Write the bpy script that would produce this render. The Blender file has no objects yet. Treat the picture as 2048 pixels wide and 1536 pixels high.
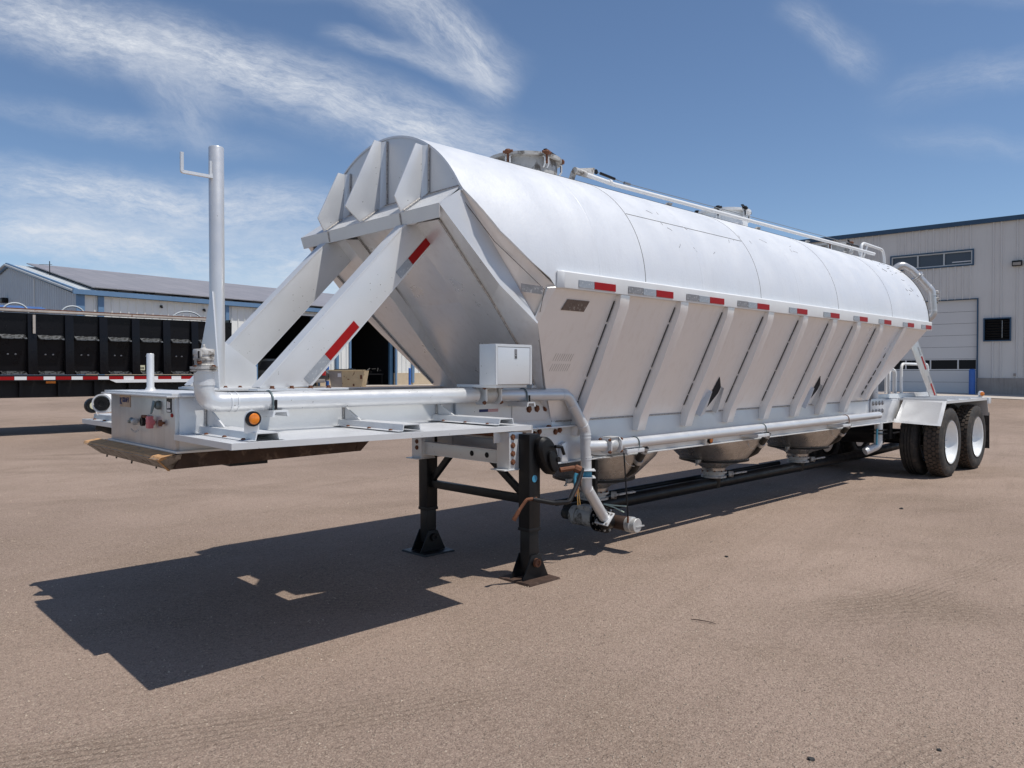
import bpy, math, random
import numpy as np
from math import radians as R, sin, cos, pi, sqrt
from mathutils import Vector as V, Matrix
random.seed(7)
sc = bpy.context.scene
COL = sc.collection

# ------------------------------------------------------------------ camera
YAW = R(45.8); PITCH = R(-0.87)
cam = bpy.data.cameras.new('camera'); camo = bpy.data.objects.new('camera', cam); COL.objects.link(camo)
f0 = V((cos(YAW), sin(YAW), 0)); rt = V((sin(YAW), -cos(YAW), 0)); up0 = V((0, 0, 1))
fw = f0*cos(PITCH) + up0*sin(PITCH); up = -f0*sin(PITCH) + up0*cos(PITCH)
m = Matrix((( rt.x, up.x, -fw.x, 0), (rt.y, up.y, -fw.y, 0), (rt.z, up.z, -fw.z, 1.5), (0, 0, 0, 1)))
camo.matrix_world = m
cam.sensor_width = 36; cam.lens = 36*1514/2048; cam.clip_end = 6000; cam.clip_start = .05
sc.camera = camo

# ------------------------------------------------------------------ light
SUN_DIR = V((.180, -.383, 1)).normalized()
EL = math.asin(SUN_DIR.z); AZ = math.atan2(SUN_DIR.x, SUN_DIR.y)
sun = bpy.data.lights.new('sun', 'SUN'); suno = bpy.data.objects.new('sun', sun); COL.objects.link(suno)
suno.rotation_euler = SUN_DIR.to_track_quat('Z', 'Y').to_euler(); suno.location = (0, 0, 30)
sun.energy = 3.8; sun.angle = R(.53); sun.color = (1, .95, .88)
sc.view_settings.view_transform = 'Standard'; sc.view_settings.look = 'None'
sc.view_settings.exposure = 0.12; sc.view_settings.gamma = 1

# ------------------------------------------------------------------ world
w = bpy.data.worlds.new("World"); sc.world = w; w.use_nodes = True
NT = w.node_tree; NT.nodes.clear()
class G:
    """tiny node-graph helper"""
    def __init__(s, nt): s.nt = nt
    def n(s, t, **k):
        o = s.nt.nodes.new(t)
        for a, b in k.items(): setattr(o, a, b)
        return o
    def put(s, sock, v):
        if isinstance(v, bpy.types.NodeSocket): s.nt.links.new(v, sock)
        elif v is not None: sock.default_value = v
    def math(s, op, a, b=None, c=None, clamp=False):
        o = s.n('ShaderNodeMath', operation=op); o.use_clamp = clamp
        s.put(o.inputs[0], a)
        if b is not None: s.put(o.inputs[1], b)
        if c is not None: s.put(o.inputs[2], c)
        return o.outputs[0]
    def vm(s, op, a, b=None):
        o = s.n('ShaderNodeVectorMath', operation=op); s.put(o.inputs[0], a)
        if b is not None: s.put(o.inputs[1], b)
        return o.outputs['Value'] if op in ('DOT_PRODUCT', 'LENGTH') else o.outputs[0]
    def xyz(s, x, y, z=0.):
        o = s.n('ShaderNodeCombineXYZ'); s.put(o.inputs[0], x); s.put(o.inputs[1], y); s.put(o.inputs[2], z); return o.outputs[0]
    def sep(s, v):
        o = s.n('ShaderNodeSeparateXYZ'); s.put(o.inputs[0], v); return o.outputs
    def noise(s, vec, scale, detail=4, rough=.5, dist=0., col=False):
        o = s.n('ShaderNodeTexNoise'); s.put(o.inputs['Vector'], vec); o.inputs['Scale'].default_value = scale
        o.inputs['Detail'].default_value = detail; o.inputs['Roughness'].default_value = rough; o.inputs['Distortion'].default_value = dist
        return o.outputs['Color' if col else 'Fac']
    def rng(s, v, a, b, c=0., d=1., smooth=False):
        o = s.n('ShaderNodeMapRange'); o.interpolation_type = 'SMOOTHSTEP' if smooth else 'LINEAR'
        s.put(o.inputs['Value'], v)
        for i, q in zip(('From Min', 'From Max', 'To Min', 'To Max'), (a, b, c, d)): s.put(o.inputs[i], q)
        return o.outputs[0]
    def mix(s, f, a, b, t='RGBA', bt='MIX'):
        o = s.n('ShaderNodeMix', data_type=t); o.blend_type = bt
        s.put(o.inputs[0], f); ia, ib = (6, 7) if t == 'RGBA' else (2, 3)
        s.put(o.inputs[ia], a); s.put(o.inputs[ib], b)
        return o.outputs[2 if t == 'RGBA' else 0]
g = G(NT)
sky = g.n('ShaderNodeTexSky', sky_type='NISHITA'); sky.sun_disc = False
sky.sun_elevation = EL; sky.sun_rotation = AZ; sky.altitude = 1500; sky.air_density = 1.0; sky.dust_density = .6; sky.ozone_density = 2.5
tc = g.n('ShaderNodeTexCoord').outputs['Generated']
d = g.vm('NORMALIZE', tc)
# sky directions expressed around one fixed compass bearing: a = sideways, b = upward slope
fd = g.math('MAXIMUM', g.vm('DOT_PRODUCT', d, tuple(f0)), .12)
A_ = g.math('DIVIDE', g.vm('DOT_PRODUCT', d, tuple(rt)), fd)
B_ = g.math('DIVIDE', g.sep(d)[2], fd)
P_ = g.xyz(A_, B_)
wn = g.noise(P_, 2.2, 5, .6, 0, True)
warp = g.vm('SCALE', g.vm('SUBTRACT', wn, (.5, .5, .5))); NT.nodes[-1].inputs['Scale'].default_value = .11
Pw = g.vm('ADD', P_, warp)
def streak(x0, y0, x1, y1, wid, amp, seed, e0=.12, e1=.18, fib=6.):
    """cirrus streak between two sky points (photo-like slopes), soft ends"""
    a0, b0, a1, b1 = (x0-1024)/1514, (745-y0)/1514, (x1-1024)/1514, (745-y1)/1514
    L = math.hypot(a1-a0, b1-b0); ux, uy = (a1-a0)/L, (b1-b0)/L
    q = g.vm('SUBTRACT', Pw, (a0, b0, 0))
    s_ = g.vm('DOT_PRODUCT', q, (ux, uy, 0)); t_ = g.vm('DOT_PRODUCT', q, (-uy, ux, 0))
    across = g.math('SUBTRACT', 1., g.math('DIVIDE', g.math('ABSOLUTE', t_), wid/1514), clamp=True)
    across = g.rng(across, 0, 1, smooth=True)
    ends = g.math('MULTIPLY', g.rng(s_, -e0, e0*.5, smooth=True), g.rng(s_, L-e1*.5, L+e1, 1, 0, smooth=True))
    fv = g.xyz(g.math('MULTIPLY', s_, 2.2), g.math('MULTIPLY', t_, fib), seed)
    fn = g.rng(g.noise(fv, 2.6, 9, .66, .25), .32, .70, 0, 1)
    f2 = g.rng(g.noise(g.xyz(g.math('MULTIPLY', s_, 5.), g.math('MULTIPLY', t_, fib*3.2), seed+.5), 5.5, 10, .78, .15), .36, .62, .5, 1.12)
    fn = g.math('MULTIPLY', g.math('ADD', g.math('MULTIPLY', fn, .78), .22), f2)
    return g.math('MULTIPLY', g.math('MULTIPLY', across, ends), g.math('MULTIPLY', fn, amp))
sts = [streak(-60, 0, 940, 290, 105, .95, 1), streak(300, 100, 425, 250, 85, .55, 2, .06, .05, 4.), streak(60, 215, 420, 285, 40, .35, 3),
       streak(690, -60, 1000, 160, 85, .85, 4, .1, .05), streak(700, 95, 1010, 165, 30, .5, 14, .05, .04), streak(-100, 345, 640, 440, 85, .9, 5), streak(-100, 470, 300, 450, 50, .5, 15),
       streak(-100, 440, 660, 530, 85, .95, 6), streak(-100, 560, 900, 590, 55, .55, 12, .1, .3), streak(500, 580, 900, 640, 60, .3, 13, .1, .3),
       streak(1600, 40, 1730, 130, 55, .34, 7, .05, .05, 5.), streak(1880, 180, 2120, 130, 60, .33, 8), streak(1880, 290, 2140, 330, 40, .22, 9),
       streak(1850, 0, 2150, 10, 40, .25, 10), streak(400, -40, 760, -10, 60, .3, 11)]
cl = sts[0]
for s_ in sts[1:]: cl = g.math('ADD', cl, g.math('MULTIPLY', s_, g.math('SUBTRACT', 1., cl)))
# elsewhere round the horizon: loose cirrus so the sky goes on behind the viewer
dn = g.noise(g.vm('MULTIPLY', d, (2.2, 2.2, 9.)), 1.6, 6, .6, .8)
back = g.math('MULTIPLY', g.rng(dn, .5, .8, 0, .8), g.rng(g.vm('DOT_PRODUCT', d, tuple(f0)), .25, .0, 0, 1))
cl = g.math('ADD', cl, back, clamp=True)
cl = g.math('MULTIPLY', cl, g.rng(g.sep(d)[2], 0, .03))
hs = g.n('ShaderNodeHueSaturation'); hs.inputs['Saturation'].default_value = 1.03; hs.inputs['Value'].default_value = .98
NT.links.new(sky.outputs[0], hs.inputs['Color'])
CLOUD = (6.4, 6.7, 7.2, 1)
colr = g.mix(cl, hs.outputs[0], CLOUD)
bg = g.n('ShaderNodeBackground'); bg.inputs['Strength'].default_value = .108
NT.links.new(colr, bg.inputs['Color'])
wo = g.n('ShaderNodeOutputWorld'); NT.links.new(bg.outputs[0], wo.inputs[0])

# ------------------------------------------------------------------ materials
def mat(name, base, rough=.5, metal=0., var=0., vscale=3., bump=0., bscale=40., col2=None, c2lo=.55, c2hi=.7, spec=.5, coat=0., streaks=None, speck=None, dent=0.):
    mt = bpy.data.materials.new(name); mt.use_nodes = True; nt = mt.node_tree; h = G(nt)
    bs = nt.nodes['Principled BSDF']
    c = tuple(base) + (1,)
    o = h.n('ShaderNodeTexCoord').outputs['Object']
    cs = None
    if var or col2:
        nz = h.noise(o, vscale, 6, .6)
        if var:
            lo = tuple(x*(1-var) for x in base) + (1,); hi = tuple(min(1, x*(1+var)) for x in base) + (1,)
            cs = h.mix(h.rng(nz, .3, .7), lo, hi)
        if col2:
            nz2 = h.noise(o, vscale*1.7, 7, .65, .4)
            cs = h.mix(h.rng(nz2, c2lo, c2hi), cs if cs is not None else c, tuple(col2) + (1,))
    if streaks:   # vertical grime runs: (colour, strength)
        sv = h.vm('MULTIPLY', o, (14, 14, .9)); nz3 = h.noise(sv, 1.3, 5, .65)
        cs = h.mix(h.rng(nz3, .5, .8, 0, streaks[1]), cs if cs is not None else c, tuple(streaks[0]) + (1,))
    if speck:     # (colour, scale, threshold)
        vo = h.n('ShaderNodeTexNoise'); nt.links.new(o, vo.inputs['Vector']); vo.inputs['Scale'].default_value = speck[1]; vo.inputs['Detail'].default_value = 2
        cs = h.mix(h.rng(vo.outputs['Fac'], speck[2], speck[2]+.03), cs if cs is not None else c, tuple(speck[0]) + (1,))
    if cs is None: bs.inputs['Base Color'].default_value = c
    else: nt.links.new(cs, bs.inputs['Base Color'])
    bs.inputs['Metallic'].default_value = metal
    bs.inputs['Specular IOR Level'].default_value = spec
    bs.inputs['Coat Weight'].default_value = coat
    if var or bump:
        rn = h.noise(o, vscale*2.3, 5, .6)
        nt.links.new(h.rng(rn, .3, .7, max(.02, rough-.07), min(1, rough+.1)), bs.inputs['Roughness'])
    else: bs.inputs['Roughness'].default_value = rough
    if bump:
        bp = h.n('ShaderNodeBump'); bp.inputs['Strength'].default_value = bump; bp.inputs['Distance'].default_value = .004
        nt.links.new(h.noise(o, bscale, 5, .6), bp.inputs['Height']); nt.links.new(bp.outputs[0], bs.inputs['Normal'])
        if dent:    # slow waviness of rolled plate
            b2 = h.n('ShaderNodeBump'); b2.inputs['Strength'].default_value = dent; b2.inputs['Distance'].default_value = .02
            nt.links.new(h.noise(o, 1.6, 3, .5), b2.inputs['Height']); nt.links.new(b2.outputs[0], bp.inputs['Normal'])
    return mt
M = {}
M['silver'] = mat('aluminium_paint', (.66, .67, .68), .38, .32, .05, 2.2, .12, 90, speck=((.12, .10, .08), 55, .745))
M['tank'] = mat('tank_paint', (.72, .735, .755), .40, .20, .03, 1.3, .34, 48, streaks=((.60, .61, .63), .35), dent=.3)
M['pipe'] = mat('silver_painted_pipe', (.64, .65, .66), .36, .42, .04, 5, .12, 90, speck=((.14, .12, .10), 50, .74))
M['slope'] = mat('slope_sheet_paint', (.82, .815, .81), .32, .5, .05, 1.5, .08, 60, streaks=((.52, .48, .44), .3), dent=.4)
M['hopper'] = mat('hopper_side_paint', (.86, .85, .84), .34, .35, .03, 1.2, .08, 60, streaks=((.66, .61, .56), .3), dent=.4)
M['bare'] = mat('brushed_aluminium', (.56, .555, .55), .34, .55, .10, 3, .06, 80, streaks=((.33, .31, .30), .55))
M['cast'] = mat('cast_aluminium', (.50, .50, .49), .5, .45, .12, 9, .25, 120)
M['dirtycast'] = mat('dirty_cast_aluminium', (.48, .47, .45), .6, .2, .2, 6, .3, 90, col2=(.14, .12, .10), c2lo=.5, c2hi=.62)
M['white'] = mat('white_paint', (.74, .75, .75), .4, 0, .04, 4, .06, 60)
M['rim'] = mat('glossy_white_rim', (.80, .82, .82), .18, 0, .02, 3, coat=.5)
M['black'] = mat('black_paint', (.008, .008, .009), .42, 0, .3, 5, .15, 60, spec=.3)
M['blackgloss'] = mat('glossy_black_paint', (.006, .006, .008), .3, 0, .2, 2.5, .12, 5, spec=.22)
M['rubber'] = mat('tyre_rubber', (.030, .028, .026), .75, 0, .25, 8, .25, 60, col2=(.10, .078, .06), c2lo=.48, c2hi=.75)
M['tread'] = mat('dusty_tread_rubber', (.085, .064, .050), .85, 0, .3, 10, .3, 60, col2=(.035, .030, .027), c2lo=.5, c2hi=.7)
M['hose'] = mat('dark_hose', (.03, .027, .024), .6, 0, .3, 12, .2, 60)
M['rust'] = mat('rusty_steel', (.16, .062, .030), .8, 0, .35, 20, .4, 90, col2=(.04, .025, .02))
M['skid'] = mat('rusty_skid_plate', (.055, .030, .020), .75, .1, .3, 9, .4, 70, col2=(.16, .11, .08), c2lo=.55, c2hi=.75)
M['lip'] = mat('worn_orange_primer', (.48, .27, .12), .8, 0, .25, 12, .4, 60, col2=(.20, .15, .11), c2lo=.57, c2hi=.64)
M['lipgrey'] = mat('worn_bare_steel', (.30, .26, .22), .7, .2, .3, 12, .4, 60, col2=(.09, .065, .045), c2lo=.5, c2hi=.62)
M['weld'] = mat('weld_bead', (.42, .40, .38), .5, .4, .35, 60, .8, 150, col2=(.12, .10, .09), c2lo=.55, c2hi=.62)
M['seam'] = mat('dark_seam', (.06, .055, .05), .8, 0, .4, 30)
M['dot_r'] = mat('red_reflective_tape', (.30, .006, .007), .4, 0, .08, 30, spec=.2)
M['dot_w'] = mat('silver_reflective_tape', (.33, .345, .37), .35, .3, .1, 20, speck=((.5, .5, .5), 60, .62))
M['tape_grey'] = mat('old_grey_tape', (.20, .20, .21), .5, 0, .2, 30, speck=((.4, .4, .4), 60, .62))
M['label'] = mat('worn_placard', (.15, .11, .09), .6, 0, .2, 30, col2=(.36, .33, .30), c2lo=.58, c2hi=.64)
M['amber'] = mat('amber_lens', (.72, .20, .01), .2, 0, .2, 40, coat=.6)
M['pink'] = mat('faded_red_plastic', (.62, .17, .18), .5)
M['steelblue'] = mat('grey_blue_cast', (.13, .17, .18), .45, .3, .2, 20)
M['brown'] = mat('brown_hose', (.045, .025, .018), .55, 0, .2, 20, .2)
M['valveblue'] = mat('valve_blue', (.05, .24, .36), .5, 0, .2, 20)
M['gold'] = mat('yellow_strap', (.45, .26, .08), .7)
M['green'] = mat('pale_green_handle', (.42, .50, .42), .5)
M['sticker_t'] = mat('tan_sticker', (.42, .31, .22), .6, 0, .15, 20)
M['navy'] = mat('navy_ink', (.02, .03, .12), .6)
M['blackink'] = mat('black_ink', (.02, .02, .02), .6)
M['whiteink'] = mat('white_ink', (.75, .75, .75), .6)
M['bluest'] = mat('blue_sticker', (.05, .25, .40), .4)
M['flag_r'] = mat('decal_red', (.45, .05, .06), .5)
M['wire'] = mat('steel_wire', (.28, .30, .32), .4, .7)
M['deckdirt'] = mat('dirty_deck', (.34, .29, .25), .8, 0, .2, 6, .2, 40)
# ribbed steel cladding, trims
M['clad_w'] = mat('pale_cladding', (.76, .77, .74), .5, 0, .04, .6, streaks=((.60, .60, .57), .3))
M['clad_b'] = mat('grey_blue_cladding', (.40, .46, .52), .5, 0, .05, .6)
M['clad_g'] = mat('warm_grey_cladding', (.64, .625, .60), .5, 0, .04, .5, streaks=((.50, .48, .46), .3))
M['door_g'] = mat('grey_sectional_door', (.64, .635, .625), .5, 0, .03, .5)
M['trim_b'] = mat('blue_trim', (.12, .22, .36), .5, 0, .08, 1)
M['trim_n'] = mat('dark_blue_trim', (.028, .075, .14), .5, 0, .08, 1)
M['roofw'] = mat('pale_roof', (.50, .53, .54), .5, 0, .05, 1)
M['gl'] = mat('dark_glass', (.012, .013, .016), .3, 0, 0, spec=.15)
M['dark'] = mat('dark_interior', (.012, .012, .014), .9)  # near-black; carries the shade inside openings and bays as colour
M['wains'] = mat('tan_block', (.52, .43, .31), .8, 0, .08, 2, .2, 20)
M['conc'] = mat('stained_concrete', (.33, .30, .275), .85, 0, .15, 1.2, .2, 20, streaks=((.13, .12, .11), .5))
M['pad'] = mat('concrete_pad', (.46, .41, .36), .85, 0, .1, 1, .2, 20)
M['bluep'] = mat('blue_paint', (.03, .13, .45), .4, 0, .1, 3)
M['van'] = mat('dark_grey_car_paint', (.06, .062, .06), .25, .3, 0, coat=.5)
M['tail'] = mat('red_lens', (.5, .02, .02), .2)
M['bin'] = mat('cream_dumpster_paint', (.55, .44, .27), .6, 0, .12, 2, .2, 20, col2=(.20, .11, .06), c2lo=.62, c2hi=.66)
M['bing'] = mat('grey_dumpster_side', (.33, .30, .27), .6, 0, .1, 2)
M['cream'] = mat('cream_paint', (.62, .60, .42), .5)
M['tarp'] = mat('blue_tarp', (.05, .12, .30), .6, 0, .2, 6)
M['rail_w'] = mat('weathered_pale_rail', (.42, .38, .34), .6, 0, .15, 6, col2=(.25, .16, .12), c2lo=.6, c2hi=.68)
# solar panels: sky reflection put into the grey cell colour, thin darker joints
def solar():
    mt = bpy.data.materials.new('solar_panels'); mt.use_nodes = True; nt = mt.node_tree; h = G(nt); bs = nt.nodes['Principled BSDF']
    uv = h.n('ShaderNodeTexCoord').outputs['UV']
    br = h.n('ShaderNodeTexBrick'); nt.links.new(uv, br.inputs['Vector']); br.offset = 0
    br.inputs['Color1'].default_value = (.24, .225, .23, 1); br.inputs['Color2'].default_value = (.29, .27, .275, 1); br.inputs['Mortar'].default_value = (.17, .16, .16, 1)
    br.inputs['Scale'].default_value = 1; br.inputs['Mortar Size'].default_value = .02; br.inputs['Brick Width'].default_value = 1; br.inputs['Row Height'].default_value = .55
    nt.links.new(br.outputs[0], bs.inputs['Base Color']); bs.inputs['Roughness'].default_value = .35
    return mt
M['solar'] = solar()
def ground_mat():
    mt = bpy.data.materials.new('packed_gravel_dirt'); mt.use_nodes = True; nt = mt.node_tree; h = G(nt); bs = nt.nodes['Principled BSDF']
    o = h.n('ShaderNodeTexCoord').outputs['Object']
    big = h.noise(o, .22, 5, .55); mid = h.noise(o, 1.3, 5, .6, .6); fine = h.noise(o, 34, 3, .65); grit = h.noise(o, 150, 3, .7)
    rot = h.n('ShaderNodeVectorRotate'); rot.inputs['Angle'].default_value = R(-12); nt.links.new(o, rot.inputs['Vector'])
    tr = h.noise(h.vm('MULTIPLY', rot.outputs[0], (.25, 4.5, 1)), 1.0, 5, .65, .3)
    # wheel tracks: long soft arcs across the yard, and churned darker patches
    px = h.sep(o); wob = h.noise(o, .12, 3, .5)
    rr = h.math('ADD', h.vm('LENGTH', h.vm('SUBTRACT', o, (-14., -22., 0))), h.math('MULTIPLY', wob, 5.))
    arcs = h.rng(h.math('SINE', h.math('MULTIPLY', rr, 2.9)), .55, .98, 0, 1, smooth=True)
    rr2 = h.math('ADD', h.math('MULTIPLY', px[0], .34), h.math('ADD', px[1], h.math('MULTIPLY', wob, 4.)))
    arcs2 = h.rng(h.math('SINE', h.math('MULTIPLY', rr2, 3.4)), .6, .98, 0, 1, smooth=True)
    brk = h.rng(h.noise(o, .5, 4, .6), .45, .7, 0, 1)
    rid = h.rng(h.math('SINE', h.math('MULTIPLY', rr, 95.)), -.2, .9, .45, 1.)
    rid2 = h.rng(h.math('SINE', h.math('MULTIPLY', rr2, 110.)), -.2, .9, .45, 1.)
    trk = h.math('MULTIPLY', h.math('MAXIMUM', h.math('MULTIPLY', arcs, rid), h.math('MULTIPLY', arcs2, rid2)), brk)
    c = h.mix(h.rng(big, .38, .60), (.245, .181, .146, 1), (.352, .264, .215, 1))
    c = h.mix(h.math('MULTIPLY', trk, .75), c, (.140, .102, .076, 1))
    c = h.mix(h.rng(h.noise(o, .45, 6, .65, 1.2), .52, .72, 0, .5), c, (.172, .126, .094, 1))
    c = h.mix(h.rng(mid, .48, .75, 0, .45), c, (.200, .146, .108, 1))
    c = h.mix(h.rng(tr, .52, .8, 0, .5), c, (.180, .132, .099, 1))
    vo = h.n('ShaderNodeTexVoronoi'); nt.links.new(o, vo.inputs['Vector']); vo.inputs['Scale'].default_value = 95; vo.inputs['Randomness'].default_value = 1
    vc = h.sep(vo.outputs['Color'])[0]; edge = h.rng(vo.outputs['Distance'], .25, .6, 1, 0)
    vo2 = h.n('ShaderNodeTexVoronoi'); nt.links.new(o, vo2.inputs['Vector']); vo2.inputs['Scale'].default_value = 170
    vc2 = h.sep(vo2.outputs['Color'])[1]
    patch = h.rng(h.noise(o, .9, 4, .6), .4, .62, .35, 1)
    c = h.mix(h.math('MULTIPLY', h.rng(vc, .62, .95, 0, .5), patch), c, (.42, .335, .262, 1))
    c = h.mix(h.math('MULTIPLY', h.rng(vc, .38, .05, 0, .5), patch), c, (.15, .11, .082, 1))
    c = h.mix(h.rng(vc2, .75, .98, 0, .6), c, (.45, .36, .285, 1))
    c = h.mix(h.rng(vc2, .25, .02, 0, .6), c, (.125, .092, .07, 1))
    c = h.mix(h.rng(fine, .35, .75, 0, .35), c, (.38, .295, .232, 1))
    c = h.mix(h.rng(fine, .42, .25, 0, .5), c, (.10, .075, .058, 1))
    c = h.mix(h.rng(grit, .60, .74, 0, .65), c, (.50, .42, .35, 1))
    c = h.mix(h.rng(grit, .40, .28, 0, .75), c, (.10, .075, .058, 1))
    nt.links.new(c, bs.inputs['Base Color']); bs.inputs['Roughness'].default_value = .95; bs.inputs['Specular IOR Level'].default_value = .15
    hh = h.math('ADD', h.math('MULTIPLY', fine, .5), h.math('MULTIPLY', h.math('MULTIPLY', edge, vc), .55)); hh = h.math('ADD', hh, h.math('MULTIPLY', grit, .3)); hh = h.math('ADD', hh, h.math('MULTIPLY', tr, 1.2)); hh = h.math('ADD', h.math('SUBTRACT', hh, h.math('MULTIPLY', trk, 1.1)), h.math('MULTIPLY', mid, 2.))
    bp = h.n('ShaderNodeBump'); bp.inputs['Strength'].default_value = .85; bp.inputs['Distance'].default_value = .012
    nt.links.new(hh, bp.inputs['Height']); nt.links.new(bp.outputs[0], bs.inputs['Normal'])
    return mt
M['ground'] = ground_mat()

# ------------------------------------------------------------------ mesh helpers
WL = {}      # world location of every object made here
class MB:
    def __init__(s): s.v = []; s.f = []; s.uv = None
    def add(s, vs, fs):
        n = len(s.v); s.v += [tuple(p) for p in vs]; s.f += [tuple(i+n for i in q) for q in fs]; return s
    def box(s, a, b):
        x0, y0, z0 = a; x1, y1, z1 = b
        return s.add([(x0,y0,z0),(x1,y0,z0),(x1,y1,z0),(x0,y1,z0),(x0,y0,z1),(x1,y0,z1),(x1,y1,z1),(x0,y1,z1)],
                     [(0,3,2,1),(4,5,6,7),(0,1,5,4),(1,2,6,5),(2,3,7,6),(3,0,4,7)])
    def obox(s, c, ax, ay, az, h):
        """oriented box: centre, three unit axes, half sizes"""
        c = V(c); ax, ay, az = V(ax)*h[0], V(ay)*h[1], V(az)*h[2]; vs = []
        for k in (-1, 1):
            for i, j in ((-1,-1),(1,-1),(1,1),(-1,1)): vs.append(c + ax*i + ay*j + az*k)
        return s.add(vs, [(0,3,2,1),(4,5,6,7),(0,1,5,4),(1,2,6,5),(2,3,7,6),(3,0,4,7)])
    def prism(s, poly, ex):
        """polygon extruded by vector ex"""
        n = len(poly); ex = V(ex); p = [V(q) for q in poly]
        return s.add(p + [q+ex for q in p], [tuple(range(n-1, -1, -1)), tuple(range(n, 2*n))] + [(i, (i+1) % n, n+(i+1) % n, n+i) for i in range(n)])
    def loft(s, A, B):
        """solid between two outlines with equal vertex counts"""
        n = len(A)
        return s.add(list(A)+list(B), [tuple(range(n-1, -1, -1)), tuple(range(n, 2*n))] + [(i, (i+1) % n, n+(i+1) % n, n+i) for i in range(n)])
    def grid(s, rows):
        n, k = len(rows), len(rows[0]); vs = [p for r in rows for p in r]
        return s.add(vs, [(i*k+j, i*k+j+1, (i+1)*k+j+1, (i+1)*k+j) for i in range(n-1) for j in range(k-1)])
    def tube(s, pts, r, seg=12, cap=True):
        pts = [V(p) for p in pts]; n = len(pts); rr = r if isinstance(r, (list, tuple)) else [r]*n
        T = []
        for i in range(n):
            a = pts[i]-pts[i-1] if i else pts[1]-pts[0]; b = pts[i+1]-pts[i] if i < n-1 else a
            T.append((a.normalized()+b.normalized()).normalized())
        nrm = T[0].orthogonal().normalized(); vs = []
        for i in range(n):
            nrm = (nrm - T[i]*nrm.dot(T[i])).normalized(); bi = T[i].cross(nrm)
            for k in range(seg):
                a = 2*pi*k/seg; vs.append(pts[i] + (nrm*cos(a)+bi*sin(a))*rr[i])
        fs = [(i*seg+k, i*seg+(k+1) % seg, (i+1)*seg+(k+1) % seg, (i+1)*seg+k) for i in range(n-1) for k in range(seg)]
        if cap: fs += [tuple(range(seg-1, -1, -1)), tuple(range((n-1)*seg, n*seg))]
        return s.add(vs, fs)
    def cyl(s, a, b, r, seg=14): return s.tube([a, b], r, seg)
    def lathe(s, o, ax, prof, seg=24, cap=True):
        """profile of (distance along axis, radius) turned round the axis"""
        o = V(o); ax = V(ax).normalized(); u = ax.orthogonal().normalized(); v_ = ax.cross(u); vs = []
        for t, r in prof:
            for k in range(seg):
                a = 2*pi*k/seg; vs.append(o + ax*t + (u*cos(a)+v_*sin(a))*max(r, 1e-4))
        n = len(prof)
        fs = [(i*seg+k, i*seg+(k+1) % seg, (i+1)*seg+(k+1) % seg, (i+1)*seg+k) for i in range(n-1) for k in range(seg)]
        if cap: fs += [tuple(range(seg-1, -1, -1)), tuple(range((n-1)*seg, n*seg))]
        else: fs += [((n-1)*seg+k, (n-1)*seg+(k+1) % seg, (k+1) % seg, k) for k in range(seg)]
        return s.add(vs, fs)
    def bolt(s, c, nrm, r=.013, h=.012):
        c = V(c); nrm = V(nrm).normalized(); s.cuts = getattr(s, 'cuts', []) + [(len(s.v), len(s.f))]; return s.lathe(c, nrm, [(-.002, r*1.45), (.003, r*1.45), (.0031, r), (h, r)], 6)
    def build(s, name, m, parent=None, bevel=0., smooth=True, sharp=32, label=None, recalc=True):
        if name == 'bolt' and len(getattr(s, 'cuts', [])) > 1:      # every bolt its own object
            cu = s.cuts + [(len(s.v), len(s.f))]
            for i in range(len(s.cuts)):
                q = MB(); (v0, g0), (v1, g1) = cu[i], cu[i+1]
                q.v = s.v[v0:v1]; q.f = [tuple(k-v0 for k in t) for t in s.f[g0:g1]]; last = q.build(name, m, parent)
            return last
        c = np.array(s.v); lo, hi = c.min(0), c.max(0); cen = V((lo+hi)/2)
        if parent is None: cen.z = float(lo[2])
        me = bpy.data.meshes.new(name); me.from_pydata([tuple(V(p)-cen) for p in s.v], [], s.f)
        if recalc or bevel:
            import bmesh
            bm = bmesh.new(); bm.from_mesh(me)
            if bevel:
                bmesh.ops.recalc_face_normals(bm, faces=bm.faces)
                ed = [e for e in bm.edges if len(e.link_faces) == 2 and e.calc_face_angle(0) > R(38)]
                bmesh.ops.bevel(bm, geom=ed, offset=bevel, segments=2, profile=.6, affect='EDGES', clamp_overlap=True)
            bmesh.ops.recalc_face_normals(bm, faces=bm.faces); bm.to_mesh(me); bm.free()
        if smooth:
            me.shade_smooth(); me.set_sharp_from_angle(angle=R(sharp))
        me.materials.append(M[m] if isinstance(m, str) else m)
        o = bpy.data.objects.new(name, me); COL.objects.link(o); WL[o.name] = cen
        if parent is not None: o.parent = parent; o.location = cen - WL[parent.name]
        else: o.location = cen
        if label: o['label'] = label
        return o
def thing(name, label, cat, loc, group=None):
    o = bpy.data.objects.new(name, None); COL.objects.link(o); o.location = loc; WL[o.name] = V(loc)
    o.empty_display_size = .2; o['label'] = label; o['category'] = cat
    if group: o['group'] = group
    return o
def tag(o, label, cat, group=None):
    o['label'] = label; o['category'] = cat
    if group: o['group'] = group
    return o
def dup(o, off, parent=None):
    """copy of a part with its sub-parts, moved by off"""
    c = o.copy(); COL.objects.link(c); p = parent or o.parent; c.parent = p; c.location = o.location + V(off); WL[c.name] = WL[o.name] + V(off)
    for ch in list(o.children):
        d_ = ch.copy(); COL.objects.link(d_); d_.parent = c; WL[d_.name] = WL[ch.name] + V(off)
    return c
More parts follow.
